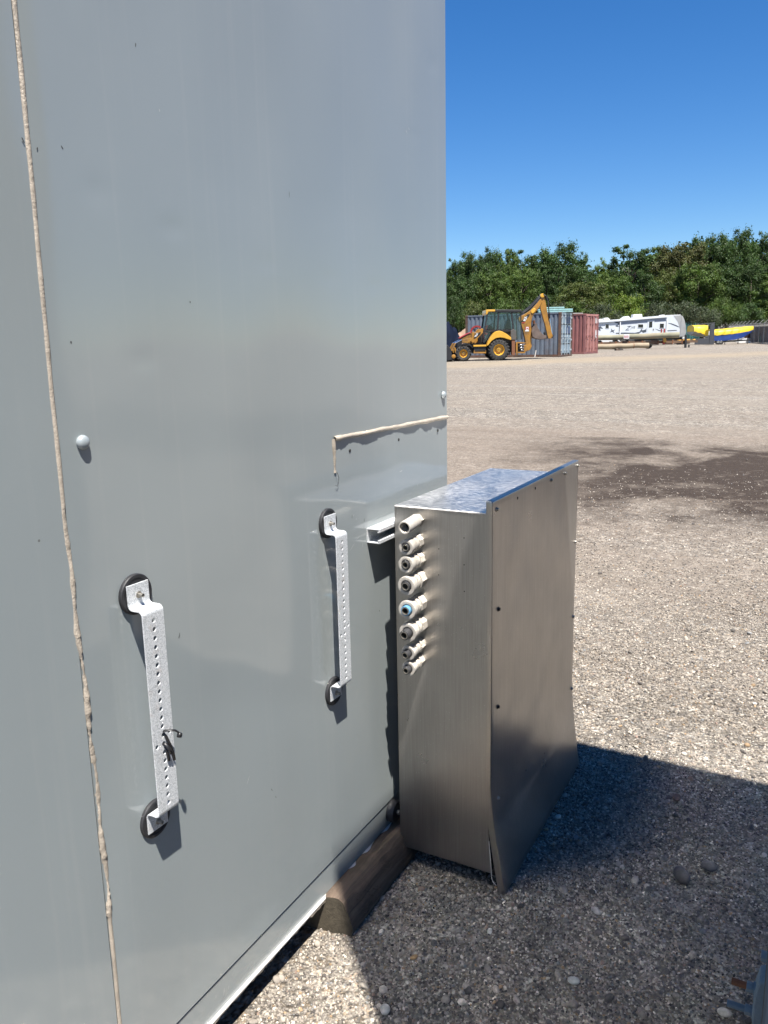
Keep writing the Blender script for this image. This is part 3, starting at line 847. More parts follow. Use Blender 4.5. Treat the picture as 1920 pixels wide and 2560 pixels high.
# ------------------------------------------------------------------ tall blue machine housing just right of the frame
unit = thing('machine_housing', 'dark blue machine housing with bolted pipe clamp at the right edge', 'machine', (2.2, 1.25, 0))
UX, UY0, UY1, UZ = 1.0925, .62, 1.87, 3.68
mb = MB(); mb.box((UX + .004, UY0 + .004, .12), (3.3, UY1 - .004, UZ - .03)); mb.build('housing', MAT['blue_paint'], unit)
for (x0, y0) in ((UX, UY0), (UX, UY1 - .05), (3.26, UY0), (3.26, UY1 - .05)):
    mb = MB(); mb.box((x0, y0, 0), (x0 + .05, y0 + .05, UZ - .0301)); mb.build('corner_post', MAT['blue_paint'], unit, bevel=.003)
mb = MB(); mb.box((UX - .001, UY0 - .001, UZ - .03), (3.311, UY1 + .001, UZ)); mb.build('roof', MAT['blue_paint'], unit, bevel=.004)
mb = MB(); mb.box((UX + .052, UY0, .02), (3.258, UY0 + .04, .11)); mb.build('base_rail', MAT['blue_paint'], unit, bevel=.003)
mb = MB(); mb.box((UX + .052, UY1 - .04, .02), (3.258, UY1, .11)); mb.build('base_rail', MAT['blue_paint'], unit, bevel=.003)
# pipe clamp with bolts low on the near edge of the housing
def PW(px, py, y):
    """point of the plane y=const seen at a place of the photograph (used once to lay out the clamp)"""
    d = _r * ((px - 960) / FPX) - _u * ((py - 1280) / FPX) + _f
    return CAM_LOC + d * (y / d.y)
CY = .80
K = .60
mb = MB(); c0 = Vector((1.0925, CY, .905))
sec = [(-.012, .060), (.004, .066), (.010, .045), (.010, -.05), (.002, -.085), (-.010, -.075), (-.018, -.018), (-.018, .028)]
mb.prism([(c0.x + x * K, c0.z + z * K) for x, z in sec], CY - .014, CY + .014)
mb.build('pipe_clamp', MAT['blue_cast'], unit, bevel=.002)
for dz, L in ((.016, .024), (-.012, .027)):
    z = c0.z + dz; x = c0.x - .0098
    mb = MB(); mb.lathe([(.0066, .000), (.0066, .0022)], (x, CY, z), (-1, 0, 0), 18); mb.build('washer', MAT['blue_cast'], unit)
    mb = MB(); mb.lathe([(.0054, .0023), (.0054, .0085)], (x, CY, z), (-1, 0, 0), 6); mb.build('hex_nut', MAT['blue_cast'], unit, bevel=.0006)
    mb = MB(); pr = []
    for k in range(12): pr += [(.0034, .0086 + k * (L - .009) / 12), (.0038, .0091 + k * (L - .009) / 12)]
    mb.lathe(pr, (x, CY, z), (-1, 0, 0), 12); mb.build('stud', MAT['rust'] if dz > 0 else MAT['blue_cast'], unit, smooth=True)
mb = MB(); mb.lathe([(.0068, 0), (.0068, .0016), (.0055, .0017), (.0055, .0075)], (1.0925, CY, .962), (-1, 0, 0), 6); mb.build('bolt', MAT['blue_cast'], unit, bevel=.0005)

# ------------------------------------------------------------------ gravel: loose stones near the box
def ico(sub):
    bm = bmesh.new(); bmesh.ops.create_icosphere(bm, subdivisions=sub, radius=1)
    v = np.array([p.co[:] for p in bm.verts]); f = np.array([[q.index for q in p.verts] for p in bm.faces]); bm.free()
    return v, f
PAL = np.array([(.065, .06, .058), (.10, .095, .09), (.15, .14, .13), (.20, .185, .17), (.255, .237, .213), (.31, .29, .26), (.40, .375, .34), (.50, .475, .43), (.26, .19, .12), (.22, .165, .14), (.17, .18, .19), (.60, .57, .52)])
PW_ = np.array([.07, .12, .17, .20, .18, .12, .06, .012, .018, .02, .03, .003]); PW_ = PW_ / PW_.sum()
def stones_mesh(name, pts, rad, sub, flat=(.45, .8)):
    n = len(pts); V, F = ico(sub); nv = len(V)
    # a few lumpy base shapes
    shapes = []
    for k in range(10):
        d = rng.normal(size=(4, 3)); d /= np.linalg.norm(d, axis=1)[:, None]
        s = 1 + sum(rng.uniform(-.22, .22) * np.maximum(0, V @ q) for q in d)
        shapes.append(V * s[:, None] * np.array([1, rng.uniform(.65, .95), 1]))
    sh = np.array(shapes)[rng.integers(0, 10, n)]
    an = rng.uniform(0, 2 * np.pi, n); ca, sa = np.cos(an), np.sin(an)
    sh = sh * rad[:, None, None]; sh[:, :, 2] *= rng.uniform(*flat, n)[:, None]
    tx, ty = rng.normal(0, .3, n), rng.normal(0, .3, n)
    sh[:, :, 2] += sh[:, :, 0] * tx[:, None] + sh[:, :, 1] * ty[:, None]
    x = sh[:, :, 0] * ca[:, None] - sh[:, :, 1] * sa[:, None]; y = sh[:, :, 0] * sa[:, None] + sh[:, :, 1] * ca[:, None]
    co = np.stack([x, y, sh[:, :, 2]], -1) + pts[:, None, :]
    me = bpy.data.meshes.new(name); nf = len(F)
    me.vertices.add(n * nv); me.vertices.foreach_set('co', co.reshape(-1).astype(np.float32))
    fa = (F[None] + (np.arange(n) * nv)[:, None, None]).reshape(-1)
    me.loops.add(n * nf * 3); me.loops.foreach_set('vertex_index', fa.astype(np.int32))
    me.polygons.add(n * nf); me.polygons.foreach_set('loop_start', np.arange(0, n * nf * 3, 3, dtype=np.int32))
    me.polygons.foreach_set('loop_total', np.full(n * nf, 3, dtype=np.int32))
    me.polygons.foreach_set('use_smooth', np.ones(n * nf, dtype=bool))
    me.update(calc_edges=True)
    col = PAL[rng.choice(len(PAL), n, p=PW_)] * rng.uniform(.8, 1.25, (n, 1)) * np.array([1.06, 1.0, .92])
    at = me.attributes.new('tint', 'FLOAT_COLOR', 'POINT')
    rgba = np.ones((n, nv, 4), np.float32); rgba[:, :, :3] = col[:, None, :]
    at.data.foreach_set('color', rgba.reshape(-1))
    me.materials.append(MAT['stone'])
    o = bpy.data.objects.new(name, me); COL.objects.link(o)
    return o
def scatter(n, x0, x1, y0, y1, keep=None):
    p = np.stack([rng.uniform(x0, x1, n), rng.uniform(y0, y1, n)], -1)
    if keep is not None: p = p[keep(p)]
    return p
def vis(p):                                             # the strip of ground the wall leaves open
    return (p[:, 0] < 1.16 - .045 * (p[:, 1] - 1.5)) & ((p[:, 0] > -.02) | (p[:, 1] > 2.4)) & (p[:, 1] > 1.1 - .0 * p[:, 0])
def sink(p, r, k=.25):
    z = gz(p[:, 0], p[:, 1]) - .004
    nr = np.exp(-((p[:, 0] - .6) ** 2 + (p[:, 1] - 2.5) ** 2) / 30)
    z = z + nr * (.006 * np.sin(3.1 * p[:, 0] + 1.7 * p[:, 1]) * np.sin(2.3 * p[:, 1] - p[:, 0])) + (1 - nr) * .02 * np.sin(.8 * p[:, 0] + .35 * p[:, 1]) * np.sin(.55 * p[:, 1] - .3 * p[:, 0])
    return np.concatenate([p, (z + r * k)[:, None]], 1)
p1 = np.concatenate([scatter(58000, -.05, 1.16, 1.1, 3.0, vis), scatter(24000, -.6, 1.12, 3.0, 5.0, lambda p: vis(p) & (rng.random(len(p)) < 1.25 - .22 * (p[:, 1] - 3))), scatter(60000, -2.4, 1.05, 5.0, 10.0, lambda p: (p[:, 0] > -.27 * p[:, 1] + .5) & (rng.random(len(p)) < np.exp(-(p[:, 1] - 4.4) / 1.5)))])
r1 = (.0022 + .0032 * rng.power(1.2, len(p1)) ** 1.8) * np.where(p1[:, 1] > 3.0, 1.25, 1) * np.where(p1[:, 1] > 5.0, 1.25, 1)
p2 = scatter(2600, -.4, 1.16, 1.1, 4.4, vis); r2 = .0052 + .0075 * rng.power(.5, len(p2)) ** 1.8
p3 = scatter(420, -3.0, 1.1, 4.4, 12.0, lambda p: (p[:, 0] > -.27 * p[:, 1] + .4) & (rng.random(len(p)) < np.exp(-(p[:, 1] - 4.4) / 2.0))); r3 = rng.uniform(.007, .016, len(p3))
o = stones_mesh('gravel', sink(p1, r1), r1, 1); tag(o, 'grey and tan gravel stones covering the yard beside the wall', 'gravel', kind='stuff')
o = stones_mesh('gravel_pebbles', sink(np.concatenate([p2, p3]), np.concatenate([r2, r3]), .3), np.concatenate([r2, r3]), 2)
tag(o, 'larger mixed pebbles lying on the gravel', 'gravel', kind='stuff')

ROCKS = [('large dark grey flat rock in the shade right of the metal box', .83, 2.275, .036, (.055, .053, .055)),
         ('dark rounded rock just beyond the largest dark flat rock in the shade', .892, 2.36, .026, (.075, .073, .07)),
         ('pale grey pebble at the near edge of the box shadow, right of the lid', .640, 2.01, .0165, (.33, .31, .28)),
         ('pale oval pebble on the gravel near the foot of the box lid', .405, 1.80, .0115, (.42, .40, .36)),
         ('white pebble on the gravel at the middle of the bottom edge', .275, 1.435, .0155, (.38, .36, .33)),
         ('round pale pebble in the dim gravel left of the pipe clamp', .655, 1.735, .014, (.34, .33, .31)),
         ('orange tan pebble on the gravel below the timber block', .262, 1.62, .012, (.32, .20, .09)),
         ('reddish brown flat rock on the shadow edge behind the box', .745, 2.71, .022, (.13, .085, .06)),
         ('long pale pebble in the bottom right corner below the clamp', 1.0, 1.80, .017, (.40, .37, .32))]
V2, F2 = ico(3)
for lb, x, y, r, c in ROCKS:
    d = rng.normal(size=(6, 3)); d /= np.linalg.norm(d, axis=1)[:, None]
    s = 1 + sum(rng.uniform(-.3, .25) * np.maximum(0, V2 @ q) ** 1.5 for q in d)
    vv = V2 * s[:, None] * np.array([1, rng.uniform(.6, .85), rng.uniform(.38, .55)]) * r
    a = rng.uniform(0, 6.28); vv = np.stack([vv[:, 0] * math.cos(a) - vv[:, 1] * math.sin(a), vv[:, 0] * math.sin(a) + vv[:, 1] * math.cos(a), vv[:, 2]], -1)
    me = bpy.data.meshes.new('rock'); me.from_pydata(vv.tolist(), [], F2.tolist()); me.polygons.foreach_set('use_smooth', [True] * len(me.polygons))
    at = me.attributes.new('tint', 'FLOAT_COLOR', 'POINT'); at.data.foreach_set('color', np.tile(np.array([*c, 1], np.float32), len(vv)))
    me.materials.append(MAT['stone']); o = bpy.data.objects.new('rock', me); COL.objects.link(o)
    o.location = (x, y, float(gz(x, y)) + r * .2); tag(o, lb, 'rock', 'loose rocks on the gravel')
# ================================================================== the yard behind
def place(px, depth):
    """ground point lying at a given optical depth in the direction of an image column"""
    d = _r * ((px - 960) / FPX) - _u * ((850 - 1280) / FPX) + _f
    p = CAM_LOC + d * depth
    return Vector((p.x, p.y, float(gz(p.x, p.y))))
def hit(px, py):
    d = _r * ((px - 960) / FPX) - _u * ((py - 1280) / FPX) + _f
    lo, hi = .5, 400.0
    for _ in range(60):
        m = (lo + hi) / 2; p = CAM_LOC + d * m
        if p.z > float(gz(p.x, p.y)): lo = m
        else: hi = m
    return p, m
def project(p):
    v = Vector(p) - CAM_LOC; z = v.dot(_f)
    return 960 + FPX * v.dot(_r) / z, 1280 - FPX * v.dot(_u) / z, z
class Sheet:
    """elevation drawing of an object that stands parallel to the picture: drawing units -> local metres (x right, z up)"""
    def __init__(self, px, depth):
        self.o = place(px, depth); self.px, self.py, self.d = project(self.o)
        self.k = FPX / self.d
    def __call__(self, px, py):
        x = (px - self.px) / self.k
        return x, (self.py - .0206 * (px - self.px) - py) / (self.k * 1.0217)

def paint(name, col, rough=.45, **kw):
    return simple(name, col, rough, **kw)
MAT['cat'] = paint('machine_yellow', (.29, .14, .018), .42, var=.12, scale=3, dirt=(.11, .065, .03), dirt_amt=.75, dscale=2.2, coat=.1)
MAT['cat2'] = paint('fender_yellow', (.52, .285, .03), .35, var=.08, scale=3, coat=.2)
MAT['black'] = paint('black_paint', (.014, .014, .015), .5)
MAT['tyre'] = paint('tyre_rubber', (.028, .027, .026), .85, var=.3, scale=12, dirt=(.09, .08, .065), dirt_amt=.5)
MAT['dgrey'] = paint('dark_grey_steel', (.07, .066, .06), .6, var=.2, dirt=(.11, .075, .05), dirt_amt=.5)
MAT['bucket'] = paint('worn_bucket_steel', (.115, .085, .07), .55, var=.25, scale=4, dirt=(.06, .04, .03), dirt_amt=.6)
MAT['chrome'] = paint('ram_chrome', (.7, .7, .7), .2, metal=1.0)
MAT['red'] = paint('red_paint', (.30, .03, .028), .5)
MAT['white'] = paint('white_paint', (.62, .63, .63), .45, var=.04)
MAT['gel'] = paint('trailer_white_siding', (.50, .53, .56), .4, var=.05, scale=2)
MAT['gel_shade'] = paint('trailer_awning_shade', (.24, .27, .33), .4, var=.06)
MAT['gel3'] = paint('trailer_nose_grey', (.27, .275, .28), .45, var=.1, scale=2)
MAT['swoosh'] = paint('trailer_dark_graphic', (.05, .06, .075), .5)
MAT['glassdark'] = paint('dark_tinted_glass', (.012, .014, .016), .08)
MAT['cont_blue'] = paint('container_grey_blue', (.115, .138, .172), .5, var=.15, scale=1.2, dirt=(.085, .05, .035), dirt_amt=.4, dscale=1.6)
MAT['cont_door'] = paint('container_pale_blue', (.20, .27, .32), .5, var=.18, scale=1.5, dirt=(.07, .08, .10), dirt_amt=.7, dscale=1.3)
MAT['cont_navy'] = paint('container_navy_patch', (.05, .075, .15), .5)
MAT['cont_red'] = paint('container_faded_red', (.36, .165, .145), .6, var=.14, scale=1.3, dirt=(.14, .06, .045), dirt_amt=.45, dscale=2)
MAT['cont_red2'] = paint('container_red_side', (.21, .085, .08), .6, var=.15, scale=1.3)
MAT['cont_green'] = paint('container_teal', (.045, .14, .135), .55, var=.15, scale=1.2)
MAT['cont_frame'] = paint('rusty_container_post', (.085, .055, .04), .7, var=.35, scale=3, dirt=(.12, .04, .02), dirt_amt=.6, dscale=2)
MAT['rod'] = paint('lock_rod_grey', (.38, .42, .44), .5)
MAT['teal'] = paint('pale_teal_planks', (.22, .37, .36), .5, var=.15)
MAT['pipe'] = paint('mossy_pole_wood', (.21, .20, .135), .8, var=.25, scale=1.3, dirt=(.26, .20, .14), dirt_amt=.8, dscale=.35)
MAT['pipe2'] = paint('tan_pole_wood', (.27, .215, .145), .8, var=.22, scale=1.0, dirt=(.14, .13, .08), dirt_amt=.6, dscale=.5)
MAT['tarpy'] = paint('yellow_tarpaulin', (.62, .44, .03), .45, var=.12, scale=2)
MAT['tarpb'] = paint('blue_tarpaulin', (.025, .07, .27), .4, var=.2, scale=2)
MAT['tarpn'] = paint('navy_tarpaulin', (.006, .010, .022), .8, var=.3, scale=2, spec=.08)
MAT['hullgrey'] = paint('grey_hull', (.25, .26, .26), .45)
MAT['charcoal'] = paint('charcoal_steel', (.045, .047, .053), .55, var=.15)
MAT['fence'] = paint('galvanised_fence_pipe', (.25, .25, .24), .6)
MAT['soil'] = paint('brown_soil', (.22, .14, .095), .95, var=.3, scale=1.4, bmp=.5, dirt=(.12, .08, .055), dirt_amt=.7, dscale=1)
MAT['stick'] = paint('grey_pole', (.30, .28, .26), .7)
MAT['bark'] = paint('tree_bark', (.06, .048, .036), .9, var=.3, scale=4)
MAT['orange'] = paint('orange_beam', (.55, .30, .05), .5)
MAT['rustplate'] = paint('rusty_plate', (.125, .075, .045), .75, var=.3, scale=2)
def mat_cabglass():
    m, n, l, b = nt('cab_glass')
    out = [x for x in n if x.type == 'OUTPUT_MATERIAL'][0]
    t = n.new('ShaderNodeBsdfTransparent'); t.inputs[0].default_value = (.74, .82, .82, 1)
    g = n.new('ShaderNodeBsdfGlossy'); g.inputs['Roughness'].default_value = .03; g.inputs[0].default_value = (.8, .9, .95, 1)
    fr = n.new('ShaderNodeFresnel'); fr.inputs[0].default_value = 1.5
    mx = n.new('ShaderNodeMixShader'); l.new(fr.outputs[0], mx.inputs[0]); l.new(t.outputs[0], mx.inputs[1]); l.new(g.outputs[0], mx.inputs[2])
    l.new(mx.outputs[0], out.inputs[0]); n.remove(b)
    return m
MAT['cabglass'] = mat_cabglass()

def letters(txt, size, mat, parent, loc, rot, name='lettering', shear=0.0, ext=.004):
    c = bpy.data.curves.new(name, 'FONT'); c.body = txt; c.size = size; c.extrude = ext; c.align_x = 'CENTER'; c.align_y = 'CENTER'; c.shear = shear
    c.materials.append(mat)
    tmp = bpy.data.objects.new(name, c)
    me = bpy.data.meshes.new_from_object(tmp); bpy.data.objects.remove(tmp); me.name = name
    if not me.materials: me.materials.append(mat)
    o = bpy.data.objects.new(name, me); COL.objects.link(o); o.parent = parent; o.location = loc; o.rotation_euler = rot
    return o
FACE = (math.pi / 2, 0, 0)                               # text standing up, facing local -Y

# ------------------------------------------------------------------ backhoe loader
def build_backhoe():
    S = Sheet(1247.4, 43.6)
    t = thing('backhoe_loader', 'yellow and black backhoe loader parked with its boom folded up beside containers', 'backhoe', S.o, YAW)
    q = lambda zx, zy: S(1110 + zx / 5.352, 700 + zy / 5.352)
    P = lambda *pts: [q(*p) for p in pts]
    def pr(name, mat, pts, y0, y1, parent=t, bevel=.0, **kw):
        mb = MB(); mb.prism(P(*pts), y0, y1); return mb.build(name, mat, parent, world=False, bevel=bevel, **kw)
    def wheel(c, r, rim, y0, w, lugs, name='wheel'):
        x, z = q(*c); k = S.k * 5.352
        R, RI = r / k, rim / k
        z = R - .01
        e = bpy.data.objects.new(name, None); COL.objects.link(e); e.parent = t; e.location = (x, y0, z)
        mb = MB()
        mb.lathe([(RI * .98, .04), (RI * 1.05, .0), (R * .80, -.015), (R * .93, .02), (R * .955, .07), (R * .955, w - .07), (R * .93, w - .02), (R * .80, w), (RI * .98, w)], (0, 0, 0), (0, 1, 0), 40, close=False)
        mb.build('tyre', MAT['tyre'], e, world=False, smooth=True, auto=35)
        mb = MB()
        for i in range(lugs):                            # chevron lugs
            for s in (0, 1):
                a = 2 * math.pi * (i + .5 * s) / lugs; a2 = a + (2 * math.pi / lugs) * .75
                ya, yb = (.0, w * .52) if s == 0 else (w, w * .48)
                p0 = Vector((math.sin(a) * R * .95, ya, math.cos(a) * R * .95)); p1 = Vector((math.sin(a2) * R * .97, yb, math.cos(a2) * R * .97))
                mb.bar(p0, p1, R * .10, R * .10, up=(math.sin(a), 0, math.cos(a)))
                if s == 0:
                    p2 = Vector((math.sin(a) * R * .82, -.012, math.cos(a) * R * .82)); mb.bar(p0 + Vector((0, -.004, 0)), p2, R * .09, .05, up=(0, 1, 0))
        mb.build('tread_lugs', MAT['tyre'], e, world=False)
        mb = MB(); mb.lathe([(RI, .02), (RI * .97, .0), (RI * .86, .03), (RI * .80, .16), (RI * .5, .17), (RI * .42, .13), (RI * .40, .07), (RI * .1, .06)], (0, 0, 0), (0, 1, 0), 32, close=False)
        mb.build('rim', MAT['cat2'], e, world=False, smooth=True, auto=40)
        for i in range(8):
            a = 2 * math.pi * i / 8
            mb = MB(); mb.lathe([(.018, 0), (.018, .02)], (math.sin(a) * RI * .3, .062, math.cos(a) * RI * .3), (0, -1, 0), 6); mb.build('wheel_nut', MAT['dgrey'], e, world=False)
        return e
    wheel((735, 935), 142, 74, 0.0, .44, 20); wheel((735, 935), 142, 74, 1.75, .44, 20)
    wheel((264, 970), 104, 54, .10, .32, 16); wheel((264, 970), 104, 54, 1.77, .32, 16)
    # chassis, tank, step
    pr('chassis', MAT['black'], [(200, 890), (330, 850), (560, 850), (600, 800), (900, 800), (960, 830), (960, 960), (760, 985), (420, 985), (330, 930)], .62, 1.58)
    pr('side_tank', MAT['black'], [(404, 893), (568, 890), (568, 950), (404, 956)], .22, .60, bevel=.02)
    pr('step_plate', MAT['cat2'], [(398, 870), (572, 866), (572, 889), (398, 893)], .16, .62, bevel=.01)
    pr('lower_step', MAT['cat'], [(400, 962), (566, 962), (566, 982), (400, 984)], .14, .34, bevel=.008)
    for zx in (404, 560):
        pr('step_hanger', MAT['cat'], [(zx, 940), (zx + 9, 940), (zx + 9, 966), (zx, 966)], .16, .24)
    # hood, loader arms and linkage
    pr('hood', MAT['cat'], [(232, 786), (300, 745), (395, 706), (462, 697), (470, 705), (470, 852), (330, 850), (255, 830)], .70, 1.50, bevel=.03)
    pr('dark_gap_panel', MAT['black'], [(474, 700), (545, 696), (545, 855), (474, 853)], .66, 1.54, bevel=.01)  # black panel added for the shaded gap between the loader arms
    for k in range(4):
        pr('hood_louvre', MAT['black'], [(300 + 34 * k, 790 - 6 * k), (324 + 34 * k, 786 - 6 * k), (324 + 34 * k, 838), (300 + 34 * k, 836)], .675, .698)
    pr('hood_stripe', MAT['red'], [(224, 780), (330, 724), (386, 702), (384, 695), (330, 714), (226, 772)], .66, 1.54)
    for y in (.30, 1.72):
        pr('loader_arm', MAT['cat'], [(374, 826), (398, 842), (528, 705), (532, 655), (516, 644), (492, 660), (408, 768), (404, 690), (384, 692)], y, y + .17, bevel=.012)
        pr('loader_arm', MAT['cat'], [(250, 800), (372, 770), (390, 806), (322, 846), (250, 836)], y, y + .15, bevel=.012)
        pr('loader_lever', MAT['cat'], [(150, 842), (168, 848), (118, 952), (92, 944)], y, y + .10, bevel=.008)
        pr('loader_lever', MAT['cat'], [(138, 900), (160, 906), (182, 974), (158, 984)], y, y + .10, bevel=.008)
        mb = MB(); a, b2 = q(150, 850), q(250, 800); mb.cyl((a[0], y + .08, a[1]), (b2[0], y + .08, b2[1]), .04); mb.build('lift_ram', MAT['chrome'], t, world=False, smooth=True, auto=30)
    pr('front_axle', MAT['black'], [(180, 900), (340, 900), (340, 1000), (180, 1000)], .44, 1.75)
    pr('grille', MAT['black'], [(196, 830), (256, 806), (256, 900), (190, 900)], .62, 1.58, bevel=.02)
    pr('front_mudguard', MAT['black'], [(235, 872), (262, 848), (310, 846), (360, 870), (394, 906), (384, 908), (350, 880), (306, 858), (266, 860)], .06, .46, bevel=.006)
    # front bucket
    pr('loader_bucket', MAT['black'], [(52, 868), (96, 930), (108, 1010), (150, 1062), (60, 1078), (-40, 1074), (-60, 1000), (-50, 900)], -.05, 2.25, bevel=.02)
    mb = MB(); a = q(128, 1022); mb.lathe([(.11, 0), (.11, .06), (.06, .08)], (a[0], -.02, a[1]), (0, -1, 0), 20); mb.build('bucket_pin', MAT['cat'], t, world=False, smooth=True, auto=30)
    # cab
    for y in (.34, 1.80):
        for pts in ([(548, 660), (566, 660), (600, 425), (580, 420)], [(714, 664), (738, 664), (748, 424), (728, 424)], [(928, 664), (948, 664), (918, 424), (896, 424)],
                    [(1040, 800), (1052, 790), (1040, 424), (1026, 424)], [(536, 664), (952, 660), (952, 690), (536, 692)], [(540, 690), (556, 690), (556, 838), (540, 838)]):
            pr('cab_pillar', MAT['black'], pts, y, y + .06)
        pr('window_pane', MAT['cabglass'], [(566, 658), (716, 660), (728, 436), (598, 434)], y + .02, y + .03)
        pr('window_pane', MAT['cabglass'], [(740, 660), (928, 658), (898, 434), (750, 436)], y + .02, y + .03)
        pr('window_pane', MAT['cabglass'], [(950, 796), (1038, 796), (1026, 440), (922, 440)], y + .02, y + .03)
        pr('door_pane', MAT['cabglass'], [(558, 692), (640, 690), (590, 780), (572, 822), (558, 822)], y + .02, y + .03)
    pr('cab_roof', MAT['black'], [(690, 398), (1042, 400), (1044, 432), (690, 430)], .30, 1.90, bevel=.02)
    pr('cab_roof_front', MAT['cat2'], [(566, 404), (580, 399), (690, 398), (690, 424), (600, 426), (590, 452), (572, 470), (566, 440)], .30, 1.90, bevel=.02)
    pr('cab_side', MAT['black'], [(640, 690), (940, 690), (960, 800), (900, 830), (600, 830)], .40, 1.74)
    pr('seat', MAT['black'], [(836, 660), (930, 660), (912, 520), (880, 520), (850, 600)], .85, 1.35, bevel=.04)
    pr('console', MAT['black'], [(600, 662), (690, 662), (668, 612), (625, 600)], .9, 1.2, bevel=.03)
    mb = MB(); a = q(664, 590); mb.lathe([(.17, -.012), (.19, 0), (.17, .012), (.15, 0), (.17, -.012)], (a[0], 1.05, a[1]), (-.6, 0, 1), 20, close=False); mb.build('steering_wheel', MAT['black'], t, world=False, smooth=True)
    for y in (-.02, 1.72):
        fp = [(572, 868), (586, 826), (618, 768), (662, 712), (700, 688), (736, 680), (780, 692), (840, 726), (896, 772), (898, 806), (860, 796), (800, 776), (745, 770), (690, 780), (636, 816), (596, 868), (582, 884)]
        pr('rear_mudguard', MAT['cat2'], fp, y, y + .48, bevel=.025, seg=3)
    # rear frame, stabilisers, swing post
    for y in (.10, 1.86):
        pr('stabiliser', MAT['dgrey'], [(894, 680), (930, 656), (966, 680), (968, 800), (894, 800)], y, y + .20, bevel=.012)
        pr('stabiliser_leg', MAT['rust'], [(908, 800), (954, 800), (956, 1006), (912, 1006)], y + .03, y + .16, bevel=.008)
        pr('rear_frame_post', MAT['cat'], [(964, 832), (986, 832), (988, 1004), (966, 1004)], y, y + .12, bevel=.006)
        pr('rear_frame_rail', MAT['cat'], [(980, 828), (1100, 836), (1100, 850), (980, 844)], y, y + .08)
        pr('rear_frame_rail', MAT['cat'], [(980, 962), (1090, 962), (1090, 980), (980, 980)], y, y + .08)
    pr('swing_block', MAT['black'], [(1000, 850), (1080, 850), (1092, 960), (1000, 962)], .55, 1.65)
    for k in range(5):
        mb = MB(); a, b2 = q(1000 + 8 * k, 870 + 16 * k), q(1090, 862 + 20 * k); mb.cyl((a[0], .5, a[1]), (b2[0], .5, b2[1]), .025); mb.build('swing_hose', MAT['dgrey'] if k % 2 else MAT['chrome'], t, world=False, smooth=True)
    pr('swing_post', MAT['cat'], [(1096, 878), (1130, 862), (1150, 900), (1148, 950), (1112, 972), (1096, 950)], .80, 1.40, bevel=.02)
    # boom with its decals
    BY0_, BY1_ = .92, 1.28
    boom = pr('boom', MAT['cat'], [(1022, 508), (1034, 490), (1062, 478), (1120, 446), (1192, 398), (1262, 322), (1308, 262), (1330, 250), (1344, 290), (1316, 348), (1262, 420), (1226, 468), (1206, 520), (1198, 580),
              (1202, 640), (1212, 700), (1210, 800), (1212, 890), (1196, 930), (1166, 950), (1140, 930), (1132, 860), (1116, 770), (1090, 670), (1066, 590), (1036, 536)], BY0_, BY1_, bevel=.02)
    pr('boom_boss', MAT['cat2'], [(1196, 400), (1226, 372), (1250, 372), (1258, 396), (1240, 430), (1212, 448), (1196, 436), (1192, 416)], BY0_ - .05, BY0_ - .002, bevel=.02)
    pr('decal_plate', MAT['black'], [(1060, 556), (1150, 456), (1180, 452), (1172, 478), (1108, 548)], BY0_ - .012, BY0_ - .004, boom)
    pr('decal_plate', MAT['white'], [(1090, 538), (1112, 488), (1142, 484), (1140, 512), (1114, 552)], BY0_ - .018, BY0_ - .0125, boom)
    x, z = q(1117, 518); letters('CAT', .17, MAT['black'], boom, (x, BY0_ - .021, z), (math.pi / 2, -math.radians(52), 0), ext=.002)
    pr('decal_plate', MAT['red'], [(1072, 566), (1120, 556), (1106, 574), (1084, 578)], BY0_ - .012, BY0_ - .004, boom)
    pr('safety_sticker', MAT['red'], [(1118, 624), (1174, 622), (1174, 664), (1118, 666)], BY0_ - .012, BY0_ - .004, boom)
    pr('safety_sticker', MAT['white'], [(1130, 626), (1164, 625), (1164, 662), (1130, 663)], BY0_ - .018, BY0_ - .0125, boom)
    lf = [(1147 + r_ * math.sin(a_), 644 - r_ * math.cos(a_)) for a_, r_ in [(i * math.pi / 7, 14 if i % 2 == 0 else 7) for i in range(14)]]
    pr('safety_sticker', MAT['red'], lf, BY0_ - .022, BY0_ - .0185, boom)
    pr('safety_sticker', MAT['white'], [(1120, 668), (1170, 667), (1170, 684), (1120, 685)], BY0_ - .012, BY0_ - .004, boom)
    pr('decal_plate', MAT['black'], [(398, 786), (462, 708), (500, 690), (494, 726), (424, 782)], .288, .297)
    pr('decal_plate', MAT['white'], [(414, 758), (440, 716), (462, 708), (458, 734), (432, 764)], .278, .285)
    x, z = q(437, 736); letters('CAT', .15, MAT['black'], t, (x, .274, z), (math.pi / 2, -math.radians(45), 0), ext=.002)
    for k in range(4):                                   # hoses along the boom
        pts = [q(1040 + 3 * k, 470 - 5 * k), q(1100, 434 - 6 * k), q(1180, 376 - 8 * k), q(1250, 304 - 8 * k), q(1308, 240 - 8 * k), q(1370, 205 - 5 * k), q(1420, 240 + 4 * k)]
        mb = MB(); mb.tube([(x_, .96 + .09 * k, z_) for x_, z_ in pts], .035, 7); mb.build('hydraulic_hose', MAT['black'], t, world=False, smooth=True)
    a, b2 = q(1150, 432), q(1300, 262); mb = MB(); mb.cyl((a[0], 1.1, a[1] + .10), (b2[0], 1.1, b2[1] + .10), .07); mb.build('boom_ram', MAT['black'], t, world=False, smooth=True, auto=30)
    # stick, bucket link, bucket
    stick = pr('stick', MAT['cat'], [(1318, 198), (1330, 180), (1352, 178), (1370, 200), (1388, 270), (1402, 340), (1428, 480), (1452, 600), (1490, 716), (1498, 752), (1476, 782), (1440, 782), (1426, 740), (1398, 620), (1352, 470), (1326, 380), (1312, 290)], .96, 1.24, bevel=.015)
